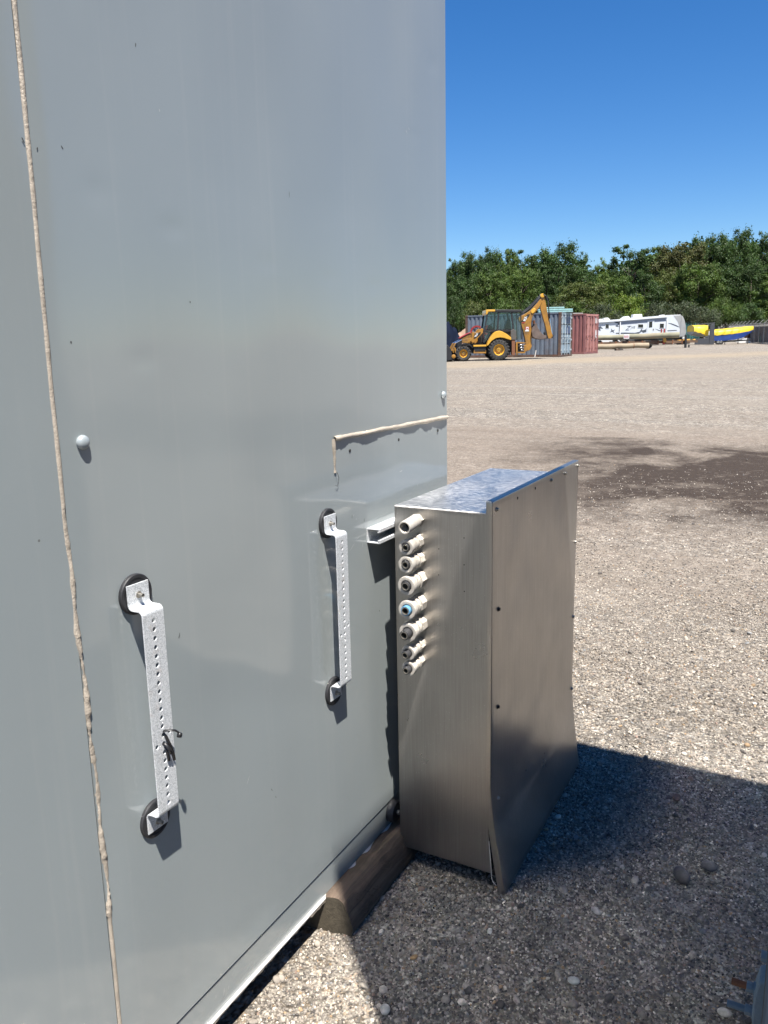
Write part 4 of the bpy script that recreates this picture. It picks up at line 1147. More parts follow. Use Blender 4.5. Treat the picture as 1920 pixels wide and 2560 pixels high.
    x, z = q(1342, 204); mb = MB(); mb.lathe([(.11, 0), (.11, .06), (.06, .07)], (x, .95, z), (0, -1, 0), 18); mb.build('stick_pin', MAT['cat2'], t, world=False, smooth=True, auto=30)
    for k in range(5):
        pts = [q(1352 + 10 * k, 190 + 6 * k), q(1396 + 6 * k, 214 + 4 * k), q(1420 + 5 * k, 290), q(1434 + 4 * k, 400), q(1446 + 2 * k, 500 + 8 * k)]
        mb = MB(); mb.tube([(x_, .90 + .08 * k, z_) for x_, z_ in pts], .03, 7); mb.build('hydraulic_hose', MAT['black'], t, world=False, smooth=True)
    a, b2 = q(1456, 510), q(1496, 740); mb = MB(); mb.cyl((a[0], 1.1, a[1]), (b2[0], 1.1, b2[1]), .035); mb.build('bucket_ram', MAT['chrome'], t, world=False, smooth=True, auto=30)
    pr('bucket_link', MAT['black'], [(1378, 700), (1440, 660), (1510, 740), (1502, 776), (1400, 786)], .98, 1.22, bevel=.02)
    outer = [(1214, 630), (1204, 690), (1212, 752), (1248, 776), (1300, 790), (1350, 790), (1400, 780)]
    inner = [(1398, 742), (1352, 726), (1318, 690), (1284, 640), (1262, 574), (1244, 578), (1238, 606)]
    for y in (.74, 1.40):
        pr('bucket_cheek', MAT['bucket'], outer + inner, y, y + .04, bevel=.006)
    mb = MB(); vs = []
    for zx, zy in outer + [(1398, 742)]:
        x, z = q(zx, zy); vs += [(x, .78, z), (x, 1.40, z)]
    mb.add(vs, [(2 * i, 2 * i + 1, 2 * i + 3, 2 * i + 2) for i in range(len(outer))]); mb.build('bucket_shell', MAT['bucket'], t, world=False, solid=.04)
    for k in range(5):
        x, z = q(1250, 576); mb = MB(); mb.bar((x - .02, .80 + .14 * k, z - .02), (x - .04, .80 + .14 * k, z + .16), .06, .03); mb.build('bucket_tooth', MAT['rust'], t, world=False)
    return t
build_backhoe()

# ------------------------------------------------------------------ shipping containers
def container(label, corner, rot, side, door, post, L=6.06, marks=None, bands=True):
    """corner: ground point of the near corner between the long side (local -Y face) and the door end (local +X face)"""
    ux = Vector((math.cos(rot), math.sin(rot), 0))
    o = Vector(corner) - ux * L
    t = thing('shipping_container', label, 'container', (o.x, o.y, corner.z), rot, 'shipping containers standing in the yard')
    W_, H_ = 2.44, 2.59
    b = lambda: MB()
    def part(name, m, mat, **kw): return m.build(name, mat, t, world=False, **kw)
    for x in (0, L - .14):
        for y in (0, W_ - .14):
            part('corner_post', b().box((x, y, .12), (x + .14, y + .14, H_ - .12)), post)
    for x in (-.01, L - .16):
        for y in (-.01, W_ - .16):
            for z in (0, H_ - .118):
                part('corner_casting', b().box((x, y, z), (x + .17, y + .17, z + .118)), post, bevel=.015)
    for y in (.01, W_ - .09):
        part('bottom_rail', b().box((.165, y, .02), (L - .165, y + .08, .15)), post)
        part('top_rail', b().box((.165, y, H_ - .09), (L - .165, y + .08, H_ - .01)), side)
    part('bottom_rail', b().box((.02, .165, .02), (.1, W_ - .165, .15)), post); part('top_rail', b().box((.02, .165, H_ - .1), (.1, W_ - .165, H_ - .01)), side)
    def corr(p0, d, n, L_, z0, z1, name, mat):           # trapezoid corrugation
        m = MB(); pit = .278; s = 0.0; prof = []
        while s < L_ - 1e-6:
            for f_, dep in ((0, 0), (.30, 0), (.42, .045), (.76, .045), (.88, 0)):
                if s + f_ * pit <= L_: prof.append((s + f_ * pit, dep))
            s += pit
        prof.append((L_, 0))
        vs = []
        for s_, dep in prof:
            p = Vector(p0) + Vector(d) * s_ + Vector(n) * dep
            vs += [(p.x, p.y, z0), (p.x, p.y, z1)]
        m.add(vs, [(2 * i, 2 * i + 2, 2 * i + 3, 2 * i + 1) for i in range(len(prof) - 1)])
        return part(name, m, mat, solid=.004)
    corr((.145, .03, 0), (1, 0, 0), (0, 1, 0), L - .29, .151, H_ - .091, 'side_wall', side)
    corr((.145, W_ - .03, 0), (1, 0, 0), (0, -1, 0), L - .29, .151, H_ - .091, 'side_wall', side)
    corr((.03, .145, 0), (0, 1, 0), (1, 0, 0), W_ - .29, .151, H_ - .101, 'end_wall', side)
    part('roof', b().box((.1, .09, H_ - .045), (L - .1, W_ - .09, H_ - .02)), side)
    # door end
    part('door_header', b().box((L - .11, .165, H_ - .14), (L - .01, W_ - .165, H_ - .012)), door); part('door_sill', b().box((L - .11, .165, .02), (L - .01, W_ - .165, .13)), post)
    hw = (W_ - .29) / 2
    for s in (0, 1):
        y0 = .145 + s * hw + .004; y1 = y0 + hw - .008
        d = bpy.data.objects.new('door', None); COL.objects.link(d); d.parent = t
        def sub(name, m, mat, **kw): return m.build(name, mat, d, world=False, **kw)
        nb = 4; zz = [.14 + (H_ - .14 - .15) * k / nb for k in range(nb + 1)]
        if bands:
            for k in range(nb):
                sub('door_panel', b().box((L - .075, y0, zz[k] + .07), (L - .045, y1, zz[k + 1] - .0)), door, bevel=.006)
                sub('door_band', b().box((L - .10, y0, zz[k]), (L - .07, y1, zz[k] + .069)), MAT['charcoal'])
        else:
            for k in range(4):
                ya = y0 + (y1 - y0) * k / 4; yb = y0 + (y1 - y0) * (k + 1) / 4
                sub('door_panel', b().box((L - (.06 if k % 2 else .09), ya, .14), (L - (.035 if k % 2 else .065), yb, H_ - .15)), door, bevel=.008)
        for yy in (y0 + .22, y1 - .22):
            sub('lock_rod', b().cyl((L - .015, yy, .10), (L - .015, yy, H_ - .10), .018, n=8), MAT['rod'] if bands else door, smooth=True, auto=40)
            for z in (.35, 1.15, 1.9, 2.3):
                sub('rod_bracket', b().box((L - .044, yy - .05, z), (L + .008, yy + .05, z + .06)), MAT['rod'] if bands else post)
            sub('lock_handle', b().box((L - .005, yy - .02, 1.05), (L + .012, yy + .34 * (1 if s == 0 else -1), 1.085)), MAT['rod'] if bands else post)
        for z in (.35, .95, 1.6, 2.25):
            yy = y0 - .02 if s == 0 else y1 - .02
            sub('hinge', b().box((L - .044, yy, z), (L + .01, yy + .05, z + .10)), MAT['rod'] if bands else post)
    if marks: marks(t, L, W_, H_)
    return t
c0_, cd = hit(1400, 892.5)
BL = place(1172, 50.0)
crot = math.atan2(c0_.y - BL.y, c0_.x - BL.x)
def blue_marks(t, L, W_, H_):
    letters('CA', 1.15, MAT['red'], t, (1.05, .018, 1.52), FACE, 'red_lettering', ext=.006)
    for k, (z0, z1) in enumerate(((1.95, 2.36), (1.36, 1.78))):
        for y0 in (1.30, 1.62, 1.93):
            mb = MB(); mb.box((L - .0445, y0, z0), (L - .040, y0 + .27, z1)); mb.build('navy_patch', MAT['cont_navy'], t, world=False)
container('grey blue shipping container with red letters and pale blue doors behind the backhoe', c0_, crot, MAT['cont_blue'], MAT['cont_door'], MAT['cont_frame'], marks=blue_marks)
c1_, _d = hit(1461, 885.5)
def red_marks(t, L, W_, H_):
    for y0, y1, z0, z1 in ((1.92, 2.24, 2.0, 2.36), (1.92, 2.24, 1.02, 1.50), (1.92, 2.24, 1.52, 1.56), (.62, .86, 1.2, 2.36)):
        mb = MB(); mb.box((L - .034, y0, z0), (L - .0315, y1, z1)); mb.build('white_patch', MAT['white'] if y0 > 1 else MAT['cont_red'], t, world=False)
container('faded red shipping container with white patches on its doors beside the travel trailer', c1_, crot - math.radians(6), MAT['cont_red2'], MAT['cont_red'], MAT['cont_red2'], marks=red_marks, bands=False)
gp = place(1724, 104)
container('dark teal shipping container beyond the front of the white trailer', gp, YAW + math.radians(-52), MAT['cont_green'], MAT['cont_green'], MAT['cont_green'], bands=False)
# planks lying on the grey blue container
sp = thing('plank_stack', 'stack of pale teal planks lying on the roof of the grey blue container', 'planks', c0_ + Vector((0, 0, 2.6)), YAW)
for k, (x0, x1, y, z) in enumerate(((-1.15, .92, 0.0, .12), (-1.15, .90, -.12, .005), (-1.05, .42, .02, .235), (-.9, 1.0, .32, .005), (-1.1, .88, .34, .12))):
    mb = MB(); mb.box((x0, y + 1.0, z), (x1, y + 1.24, z + .085)); mb.build('plank', MAT['teal'], sp, world=False, bevel=.01)
wb = thing('board', 'weathered white board lying across the gap on top of the red container', 'board', c1_ + Vector((0, 0, 2.6)), YAW)
mb = MB(); mb.box((-1.0, .45, .0), (-.05, .75, .06)); mb.build('board_plank', MAT['stick'], wb, world=False, bevel=.008)
# sticks leaning on the container
def lean(px0, py0, px1, py1, label, i):
    a, d = hit(px0, py0)
    S = Sheet(px0, d); x, z = S(px1, py1)
    t = thing('leaning_pole', label, 'pole', S.o, YAW, 'poles leaning on the blue container')
    mb = MB(); mb.cyl((0, 0, -.02), (x, .55, z), .032, .028, n=8); mb.build('pole_shaft', MAT['stick'] if i < 2 else MAT['charcoal'], t, world=False, smooth=True, auto=40)
lean(1337.5, 893.5, 1350, 845, 'pale pole leaning on the container under the bucket, nearest the backhoe', 0)
lean(1345.5, 893, 1358, 849, 'pale pole leaning under the bucket, middle of three', 1)
lean(1362, 893, 1367, 850, 'dark pole leaning on the container, farthest right of three', 2)
for lb, a, b2 in (('grey board lying on the ground behind the backhoe, upper of two', (1306, 887), (1322, 893)), ('grey board lying on the ground behind the backhoe, lower of two', (1310, 885), (1328, 893))):
    pa, pb = hit(*a)[0], hit(*b2)[0]
    t = thing('ground_board', lb, 'board', pa, 0, 'boards on the ground behind the backhoe')
    mb = MB(); v = pb - pa; mb.bar((0, 0, .06), (v.x, v.y, .05), .12, .05); mb.build('board_plank', MAT['stick'], t, world=False)

# ------------------------------------------------------------------ dirt mound and tarped pile at the left
def mound(name, label, cat, px, depth, w, dpt, h, mat, seed):
    r_ = random.Random(seed); o = place(px, depth)
    t = thing(name, label, cat, o, YAW)
    mb = MB(); n = 26; vs = []
    for i in range(n + 1):
        for j in range(n + 1):
            u, v = i / n * 2 - 1, j / n * 2 - 1; q_ = max(0, 1 - (u * u + v * v))
            z = h * q_ ** .55 * (1 + .22 * math.sin(5 * u + seed) * math.cos(4 * v + seed)) + (r_.uniform(-.05, .05) * h if q_ > .05 else 0)
            vs.append((u * w, v * dpt, z - .05))
    mb.add(vs, [(i * (n + 1) + j, (i + 1) * (n + 1) + j, (i + 1) * (n + 1) + j + 1, i * (n + 1) + j + 1) for i in range(n) for j in range(n)])
    mb.build('heap', mat, t, world=False, smooth=True)
    return t
mound('dirt_mound', 'heap of reddish brown soil behind the front of the backhoe', 'dirt mound', 1152, 62, 2.0, 1.6, 1.75, MAT['soil'], 3)
tp = mound('tarp_pile', 'dark navy tarpaulin over a pile beside the grey enclosure corner, left of the backhoe', 'tarped pile', 1118, 46.5, .95, 1.0, 1.95, MAT['tarpn'], 8)

# ------------------------------------------------------------------ travel trailer
def build_trailer():
    S = Sheet(1690, 82)
    t = thing('travel_trailer', 'long white travel trailer with dark graphics and grey nose parked behind poles', 'trailer', S.o, YAW)
    q = S
    P = lambda *pts: [q(*p) for p in pts]
    W_ = 2.45
    def pr(name, mat, pts, y0, y1, parent=t, **kw):
        mb = MB(); mb.prism(P(*pts), y0, y1); return mb.build(name, mat, parent, world=False, **kw)
    body = pr('body', MAT['gel'], [(1462, 806), (1548, 800), (1664, 790), (1698, 788.5), (1699, 844), (1462, 853)], 0, W_, bevel=.03)
    pr('nose', MAT['gel3'], [(1699.2, 788.8), (1704, 792), (1708.5, 801), (1712, 814), (1714, 830), (1713, 841), (1699.2, 843)], 0.0, W_, bevel=.05)
    pr('nose_panel', MAT['gel3'], [(1680, 789.8), (1699, 788.8), (1699, 843), (1694, 842), (1698, 824), (1692, 806)], -.012, -.002)
    pr('awning_shade', MAT['gel_shade'], [(1549, 804), (1661, 795), (1661, 803), (1616, 807), (1549, 812)], -.014, -.003)  # shade below the awning, painted on the side as a grey band
    pr('awning_roll', MAT['gel'], [(1462, 806.5), (1548, 800.5), (1664, 790.5), (1664, 794), (1548, 803.5), (1462, 809.5)], -.16, -.02, bevel=.02)
    for px in (1548, 1664):
        pr('awning_arm', MAT['white'], [(px - 1, 801), (px + 1, 801), (px + 1.2, 838), (px - 1.2, 838)], -.12, -.03)
    pr('roof_edge', MAT['white'], [(1462, 805.6), (1548, 799.6), (1664, 789.4), (1698, 788), (1698, 786.8), (1664, 788.2), (1548, 798.4), (1462, 804.4)], .02, W_ - .02)
    def win(x0, y0, x1, y1, name='window'):
        f = pr(name, MAT['white'], [(x0 - 1, y0 - 1), (x1 + 1, y0 - 1), (x1 + 1, y1 + 1), (x0 - 1, y1 + 1)], -.03, -.002, bevel=.01)
        pr('pane', MAT['glassdark'], [(x0, y0), (x1, y0), (x1, y1), (x0, y1)], -.036, -.031, f)
    win(1512, 811, 1520, 820.5); win(1593, 811, 1605.5, 819); win(1647, 809, 1657, 820)
    d = pr('door', MAT['gel'], [(1616, 802), (1633, 800.5), (1633, 836), (1616, 838)], -.03, -.002, bevel=.01)
    pr('pane', MAT['glassdark'], [(1620, 805), (1628, 804), (1628, 818.5), (1620, 819.5)], -.037, -.0305, d)
    mb = MB(); x, z = q(1631, 824); mb.box((x - .04, -.07, z - .08), (x + .04, -.031, z + .08)); mb.build('handle', MAT['dgrey'], d, world=False)
    # roof fittings
    for pts, nm in (([(1496, 804), (1499, 798.5), (1506, 797), (1510, 799), (1512, 803)], 'roof_vent'), ([(1513, 802.5), (1513, 795), (1522, 794), (1527, 798), (1528, 801.6)], 'roof_vent'),
                    ([(1556, 798.2), (1565, 791), (1574, 790), (1579, 796.4)], 'roof_vent'), ([(1584.5, 796), (1586, 786), (1607, 785), (1608.5, 793.6)], 'air_conditioner'), ([(1655, 789.4), (1657, 787), (1664, 787), (1665, 788.6)], 'roof_vent')):
        pr(nm, MAT['white'], pts, .7, 1.5, bevel=.03)
    # graphics
    for pts in ([(1524, 801), (1545, 806), (1547, 811), (1536, 807)], [(1536, 815), (1543, 811), (1546, 812), (1541, 814.6), (1547, 817), (1540, 817)], [(1562, 801), (1580, 806), (1584, 807.4), (1574, 807)],
                [(1538, 832), (1560, 831.4), (1586, 832), (1604, 828), (1596, 833.6), (1560, 834.6), (1538, 834)], [(1666, 807.6), (1676, 808.6), (1690, 814), (1697, 818.4), (1690, 816.6), (1676, 811)],
                [(1666, 826), (1690, 825), (1690, 826.4), (1667, 828)], [(1546, 803), (1547.4, 803), (1547.4, 828), (1545.6, 828)], [(1526, 821), (1530, 826), (1536, 824), (1532, 828), (1535, 833), (1529, 829), (1524, 831), (1527, 826)],
                [(1598, 828), (1603, 821), (1604, 826), (1612, 824), (1614, 820), (1614, 830), (1606, 832), (1603, 829)], [(1490, 818), (1500, 816), (1506, 822), (1499, 821), (1500, 828), (1494, 824)], [(1636, 822), (1648, 826), (1658, 827), (1646, 827.4)]):
        pr('graphic', MAT['swoosh'], pts, -.013, -.004)
    x, z = q(1566, 821); letters('Z', .62, MAT['swoosh'], t, (x, -.012, z), FACE, 'lettering', .5)
    x, z = q(1580, 819); letters('JVE', .30, MAT['swoosh'], t, (x, -.012, z), FACE, 'lettering', .2)
    # chassis and wheels
    pr('chassis_frame', MAT['black'], [(1470, 853), (1700, 843.5), (1716, 850), (1716, 852), (1698, 848), (1470, 857)], .3, W_ - .3)
    for px in (1556, 1578):
        x, z = q(px, 850); mb = MB(); mb.lathe([(.2, 0), (.36, .02), (.36, .2), (.2, .22)], (x, .0, .36), (0, 1, 0), 24); mb.build('wheel', MAT['tyre'], t, world=False, smooth=True, auto=40)
    pr('propane_cover', MAT['white'], [(1710, 833), (1719, 832), (1720, 846), (1716, 848), (1710, 848)], .8, 1.6, bevel=.06)
    pr('tongue_jack', MAT['charcoal'], [(1716, 848), (1719, 848), (1719, 868), (1716, 868)], 1.1, 1.25)
    return t
build_trailer()

# ------------------------------------------------------------------ poles on their rack
def pole(name, label, a, b2, ra, rb, mat, za, zb, grp='long wooden poles lying in the yard'):
    A, B = Vector(a), Vector(b2); A.z += za; B.z += zb
    t = thing(name, label, 'pole', A, 0, grp)
    mb = MB(); v = B - A; n = 14
    mb.tube([v * (i / n) + Vector((0, 0, .015 * math.sin(i * 1.3))) for i in range(n + 1)], [ra + (rb - ra) * i / n for i in range(n + 1)], 18)
    mb.build('pole_shaft', mat, t, world=False, smooth=True, auto=50)
    d = v.normalized(); c = v * .72
    mb = MB(); mb.lathe([(ra * 1.02 + .008, -.03), (ra * 1.02 + .012, 0), (ra * 1.02 + .008, .03)], c, d, 18, close=False); mb.build('strap_ring', MAT['rust'], t, world=False)
    return t
PD1, PD2 = 66.0, 62.0
pa, pb = place(1484, PD1 + 1), place(1698, PD1 - 1)
zz = lambda S_, px, py: S_(px, py)[1]
Sa, Sb = Sheet(1484, PD1 + 1), Sheet(1698, PD1 - 1)
up = pole('wooden_pole', 'long mossy pole resting on the rack in front of the white trailer', pa, pb, .20, .23, MAT['pipe'], zz(Sa, 1484, 845.5), zz(Sb, 1698, 837))
Sc, Sd = Sheet(1486, PD2), Sheet(1622, PD2)
lo_ = pole('wooden_pole', 'shorter tan pole lying low on wooden blocks below the mossy one', place(1486, PD2), place(1622, PD2), .19, .20, MAT['pipe2'], .30, .34)
for i, px in enumerate((1544, 1553)):
    o = place(px, PD2 - .1); t = thing('support_block', ('short dark timber block under the tan pole, left of two', 'short dark timber block under the tan pole, right of two')[i], 'block', o, YAW, 'blocks under the tan pole')
    mb = MB(); mb.box((-.13, -.2, -.02), (.13, .3, .12 + .02 * i)); mb.build('block_body', MAT['dgrey'] if i else MAT['timber'], t, world=False, bevel=.01)
pl = thing('warning_sign', 'small white sign with red lettering fixed to the mossy pole', 'sign', place(1564, PD1 - .5), YAW)
S = Sheet(1564, PD1 - .5); (x0, z0), (x1, z1) = S(1558, 847), S(1571.5, 836)
mb = MB(); mb.box((x0, -.03, z0), (x1, -.01, z1)); mb.build('sign_board', MAT['white'], pl, world=False, bevel=.004)
for k in range(4):
    w = (x1 - x0); xa = x0 + w * (.10 + .21 * k)
    mb = MB(); mb.box((xa, -.036, z0 + .06), (xa + w * .12, -.031, z1 - .07 - .02 * (k % 2))); mb.build('red_letter', MAT['red'], pl, world=False)

def build_rack():
    S = Sheet(1655, PD1)
    t = thing('pole_trailer', 'rusty steel pole trailer with red stanchion and black jack stand', 'pole trailer', S.o, YAW)
    q = S
    def pr(name, mat, pts, y0, y1, **kw):
        mb = MB(); mb.prism([q(*p) for p in pts], y0, y1); return mb.build(name, mat, t, world=False, **kw)
    pr('frame_beam', MAT['rustplate'], [(1490, 857), (1740, 850), (1740, 856), (1490, 863)], -.3, -.15)
    pr('frame_beam', MAT['rustplate'], [(1490, 856), (1740, 849), (1740, 854), (1490, 861)], 1.4, 1.55)
    for px in (1500, 1535, 1568, 1600, 1640, 1676, 1700):
        pr('cross_beam', MAT['rust'], [(px, 850 - (px - 1655) * .03), (px + 3, 850 - (px - 1655) * .03), (px + 3, 861 - (px - 1655) * .03), (px, 861 - (px - 1655) * .03)], -.32, 1.5)
    pr('stanchion', MAT['red'], [(1653.5, 822), (1656, 822), (1657.5, 861), (1652, 861)], -.42, -.31)
    pr('stanchion', MAT['red'], [(1661, 822), (1663.5, 822), (1664, 838), (1661, 838)], 1.0, 1.12)
    pr('winch', MAT['orange'], [(1652, 846), (1656, 843), (1660, 850), (1659, 856), (1653, 856)], -.5, -.43)
    pr('tool_box', MAT['orange'], [(1693, 850), (1722, 847.5), (1722, 855), (1693, 857)], -.25, .2, bevel=.02)
    pr('tool_box', MAT['orange'], [(1729, 848), (1735, 847.5), (1735, 854), (1729, 854.5)], -.25, .2, bevel=.02)
    pr('drawbar', MAT['dgrey'], [(1690, 858), (1722, 856), (1722, 859), (1690, 862)], -.2, .0)
    pr('jack_stand', MAT['black'], [(1704.6, 838), (1709, 838), (1709.6, 872), (1705, 872)], -.62, -.45)
    pr('jack_foot', MAT['black'], [(1703, 872), (1711, 872), (1711.4, 877), (1702.6, 877)], -.72, -.36)
    pr('jack_leg', MAT['dgrey'], [(1716.5, 862), (1720, 862), (1720, 872), (1716.5, 872)], -.4, -.25)
    for px in (1536, 1622):
        x, z = q(px, 858); mb = MB(); mb.lathe([(.2, 0), (.34, .02), (.34, .22), (.2, .24)], (x, .1, .33), (0, 1, 0), 22); mb.build('wheel', MAT['tyre'], t, world=False, smooth=True, auto=40)
build_rack()
for i, (px0, px1, lb) in enumerate(((1499, 1534, 'white offcut panel leaning under the mossy pole, left of two'), (1541, 1552, 'white offcut panel leaning under the mossy pole, right of two'))):
    S = Sheet(px0, PD1 + 1.8); t = thing('offcut_panel', lb, 'panel', S.o, YAW, 'white panels under the mossy pole')
    a, b2 = S(px0, 848), S(px1, 855); mb = MB(); mb.prism([(a[0], a[1]), (b2[0] - .25, a[1]), (b2[0], b2[1]), (a[0] + .25, b2[1])], 0, .05); mb.build('panel_sheet', MAT['white'], t, world=False)

# ------------------------------------------------------------------ boats, dark frame, small things at the right
def boat(label, px0, px1, depth, prof, mats, grp):
    """prof: stations (px, keel_y, hull_y, tarp_low_y, tarp_top_y) in drawing units"""
    S = Sheet((px0 + px1) / 2, depth); t = thing('covered_boat', label, 'boat', S.o, YAW, grp)
    W_ = 1.9
    def loft(name, fn, mat, solid=0):
        mb = MB(); rows = []
        for i, st in enumerate(prof):
            ring = fn(st, i)
            rows.append(len(ring)); mb.v += ring
        n = rows[0]
        for i in range(len(prof) - 1):
            for k in range(n - 1): mb.f.append((i * n + k, (i + 1) * n + k, (i + 1) * n + k + 1, i * n + k + 1))
        mb.f.append(tuple(range(n))); mb.f.append(tuple(range((len(prof) - 1) * n, len(prof) * n)))
        mb.build(name, mat, t, world=False, smooth=True, auto=50)
    def wid(i): f_ = i / (len(prof) - 1); return W_ * (1 - .75 * max(0, (f_ - .55) / .45) ** 2)
    def hull(st, i):
        x, zk = S(st[0], st[1]); _, zh = S(st[0], st[2]); w = wid(i) / 2
        return [(x, W_ / 2 - w, zh), (x, W_ / 2 - w * .85, zk + (zh - zk) * .45), (x, W_ / 2, zk), (x, W_ / 2 + w * .85, zk + (zh - zk) * .45), (x, W_ / 2 + w, zh)]
    def cover(st, i, lo=3, hi=4, grow=.03):
        x, zl = S(st[0], st[lo]); _, zt = S(st[0], st[hi]); w = wid(i) / 2 + grow
        j = .03 * math.sin(i * 2.1)
        return [(x, W_ / 2 - w, zl + j), (x, W_ / 2 - w * 1.01, zl + (zt - zl) * .55), (x, W_ / 2 - w * .8, zl + (zt - zl) * .86 + j), (x, W_ / 2 - w * .2, zt), (x, W_ / 2 + w * .2, zt), (x, W_ / 2 + w * .8, zl + (zt - zl) * .86), (x, W_ / 2 + w, zl)]
    loft('hull', hull, mats[0]); loft('tarpaulin', cover, mats[1])
    if len(mats) > 2:
        def belt(st, i):
            x, zl = S(st[0], st[5]); _, zt = S(st[0], st[6]); w = wid(i) / 2 + .045
            return [(x, W_ / 2 - w * .92, zl), (x, W_ / 2 - w, zt), (x, W_ / 2 - w + .02, zt), (x, W_ / 2 - w * .92 + .02, zl)]
        loft('lower_tarpaulin', belt, mats[2])
    return t, S
def densify(st, n=18):
    out = []
    for k in range(n + 1):
        px = st[0][0] + (st[-1][0] - st[0][0]) * k / n; r_ = [px]
        for c in range(1, len(st[0])): r_.append(float(np.interp(px, [s[0] for s in st], [s[c] for s in st])) + .35 * math.sin(k * 1.7 + c))
        out.append(r_)
    return out
B2 = densify([(1779, 852, 838, 839.5, 824, 851, 840), (1800, 852, 837, 837.5, 823, 852, 840), (1830, 851, 834, 835, 820, 850, 836), (1855, 847, 831, 832, 817.5, 845, 831), (1872, 836, 829, 830, 816, 836, 828.5), (1889, 824, 822, 824, 814.6, 826, 824)])
b2t, S2 = boat('boat under a yellow tarpaulin with a blue tarpaulin round its hull', 1779, 1889, 78, B2, [MAT['hullgrey'], MAT['tarpy'], MAT['tarpb']], 'boats under yellow tarpaulins')
tr = thing('boat_trailer', 'black boat trailer under the boat with the blue tarpaulin', 'boat trailer', S2.o, YAW)
for px in (1796, 1803):
    x, z = S2(px, 857); mb = MB(); mb.lathe([(.12, 0), (.27, .02), (.27, .18), (.12, .2)], (x, .05, .27), (0, 1, 0), 20); mb.build('wheel', MAT['tyre'], tr, world=False, smooth=True, auto=40)
    mb = MB(); mb.lathe([(.13, 0), (.11, .02)], (x, .049, .27), (0, -1, 0), 14); mb.build('hub_cap', MAT['chrome'], tr, world=False)
for y in (.3, 1.5):
    a, b2 = S2(1782, 856), S2(1880, 850); mb = MB(); mb.bar((a[0], y, a[1]), (b2[0], y, b2[1]), .08, .10); mb.build('frame_rail', MAT['black'], tr, world=False)
for px in (1786, 1815, 1848, 1872):
    a, b2 = S2(px, 861), S2(px, 846); mb = MB(); mb.bar((a[0], .3, a[1]), (b2[0], .3, b2[1]), .06, .06, up=(0, 1, 0)); mb.build('support_prop', MAT['dgrey'], tr, world=False)
B1 = densify([(1733, 838, 828, 829, 813, 0, 0), (1750, 841, 832, 833, 812.6, 0, 0), (1762, 842, 836, 837, 812.4, 0, 0), (1775, 838, 828, 828, 813, 0, 0)], 10)
boat('boat under a bunched yellow tarpaulin seen inside the charcoal frame', 1733, 1775, 80, B1, [MAT['hullgrey'], MAT['tarpy']], 'boats under yellow tarpaulins')
S = Sheet(1762, 76); fr = thing('steel_frame', 'charcoal steel side frame with an open window between the two yellow covered boats', 'steel frame', S.o, YAW)
for nm, pts, y0, y1 in (('lower_panel', [(1737, 847), (1772.5, 846), (1772.5, 861), (1737, 862)], 0, .12), ('end_panel', [(1773, 812), (1784, 809), (1785, 861), (1773, 861)], 0, .12), ('top_bar', [(1737, 811), (1784, 806.5), (1784, 809), (1737, 813)], .0, .12),
                        ('side_panel', [(1766, 842), (1772.5, 836), (1772.5, 846), (1766, 846)], .0, .1)):
    mb = MB(); mb.prism([S(*p) for p in pts], y0, y1); mb.build(nm, MAT['charcoal'], fr, world=False, bevel=.015)
mb = MB(); mb.prism([S(*p) for p in ((1770, 828), (1771.5, 828), (1771.5, 838), (1770, 838))], -.02, -.004); mb.build('latch_plate', MAT['white'], fr, world=False)
S = Sheet(1862, 84); wp = thing('white_board', 'white panel leaning on the ground under the bow of the blue wrapped boat', 'panel', S.o, YAW)
mb = MB(); mb.prism([S(*p) for p in ((1841, 855), (1858, 848), (1867, 845), (1880, 848), (1876, 857), (1850, 857))], .0, .08); mb.build('panel_sheet', MAT['white'], wp, world=False)
S = Sheet(1881, 84); rc = thing('rusty_crate', 'rusty brown steel crate behind the bow of the blue wrapped boat', 'crate', S.o, YAW)
mb = MB(); mb.prism([S(*p) for p in ((1873, 831), (1886, 830), (1886, 843.5), (1873, 844.5))], .5, 1.3); mb.build('crate_body', MAT['rustplate'], rc, world=False, bevel=.02)
for px in (1873, 1886):
    mb = MB(); mb.prism([S(*p) for p in ((px - .8, 829), (px + .8, 829), (px + .8, 856), (px - .8, 856))], .42, .5); mb.build('crate_post', MAT['cont_frame'], rc, world=False)
mb = MB(); mb.prism([S(*p) for p in ((1886, 834), (1897, 834), (1897, 841), (1886, 841))], .6, 1.4); mb.build('crate_bin', MAT['charcoal'], rc, world=False)
for px in (1878, 1884, 1890):
    mb = MB(); mb.prism([S(*p) for p in ((px, 846), (px + 4, 846), (px + 3, 856), (px + 1, 856))], .1 + .02 * (px - 1878), .5); mb.build('scrap_piece', MAT['dgrey'], rc, world=False)
S = Sheet(1914, 78); ub = thing('utility_box', 'dark teal utility box cut off by the right edge of the yard', 'utility box', S.o, YAW)
mb = MB(); mb.prism([S(*p) for p in ((1907, 840), (1930, 838), (1930, 856), (1907, 857))], 0, .8); mb.build('box_body', MAT['cont_green'], ub, world=False, bevel=.03)
mb = MB(); mb.prism([S(*p) for p in ((1914, 848), (1930, 846), (1930, 851), (1914, 853))], -.03, -.005); mb.build('box_label', MAT['white'], ub, world=False)
S = Sheet(1901, 79); po = thing('white_post', 'short white post standing beside the teal utility box', 'post', S.o, YAW)
mb = MB(); mb.prism([S(*p) for p in ((1899.6, 841), (1902.6, 841), (1902.6, 857), (1899.6, 857))], 0, .1); mb.build('post_shaft', MAT['stick'], po, world=False)

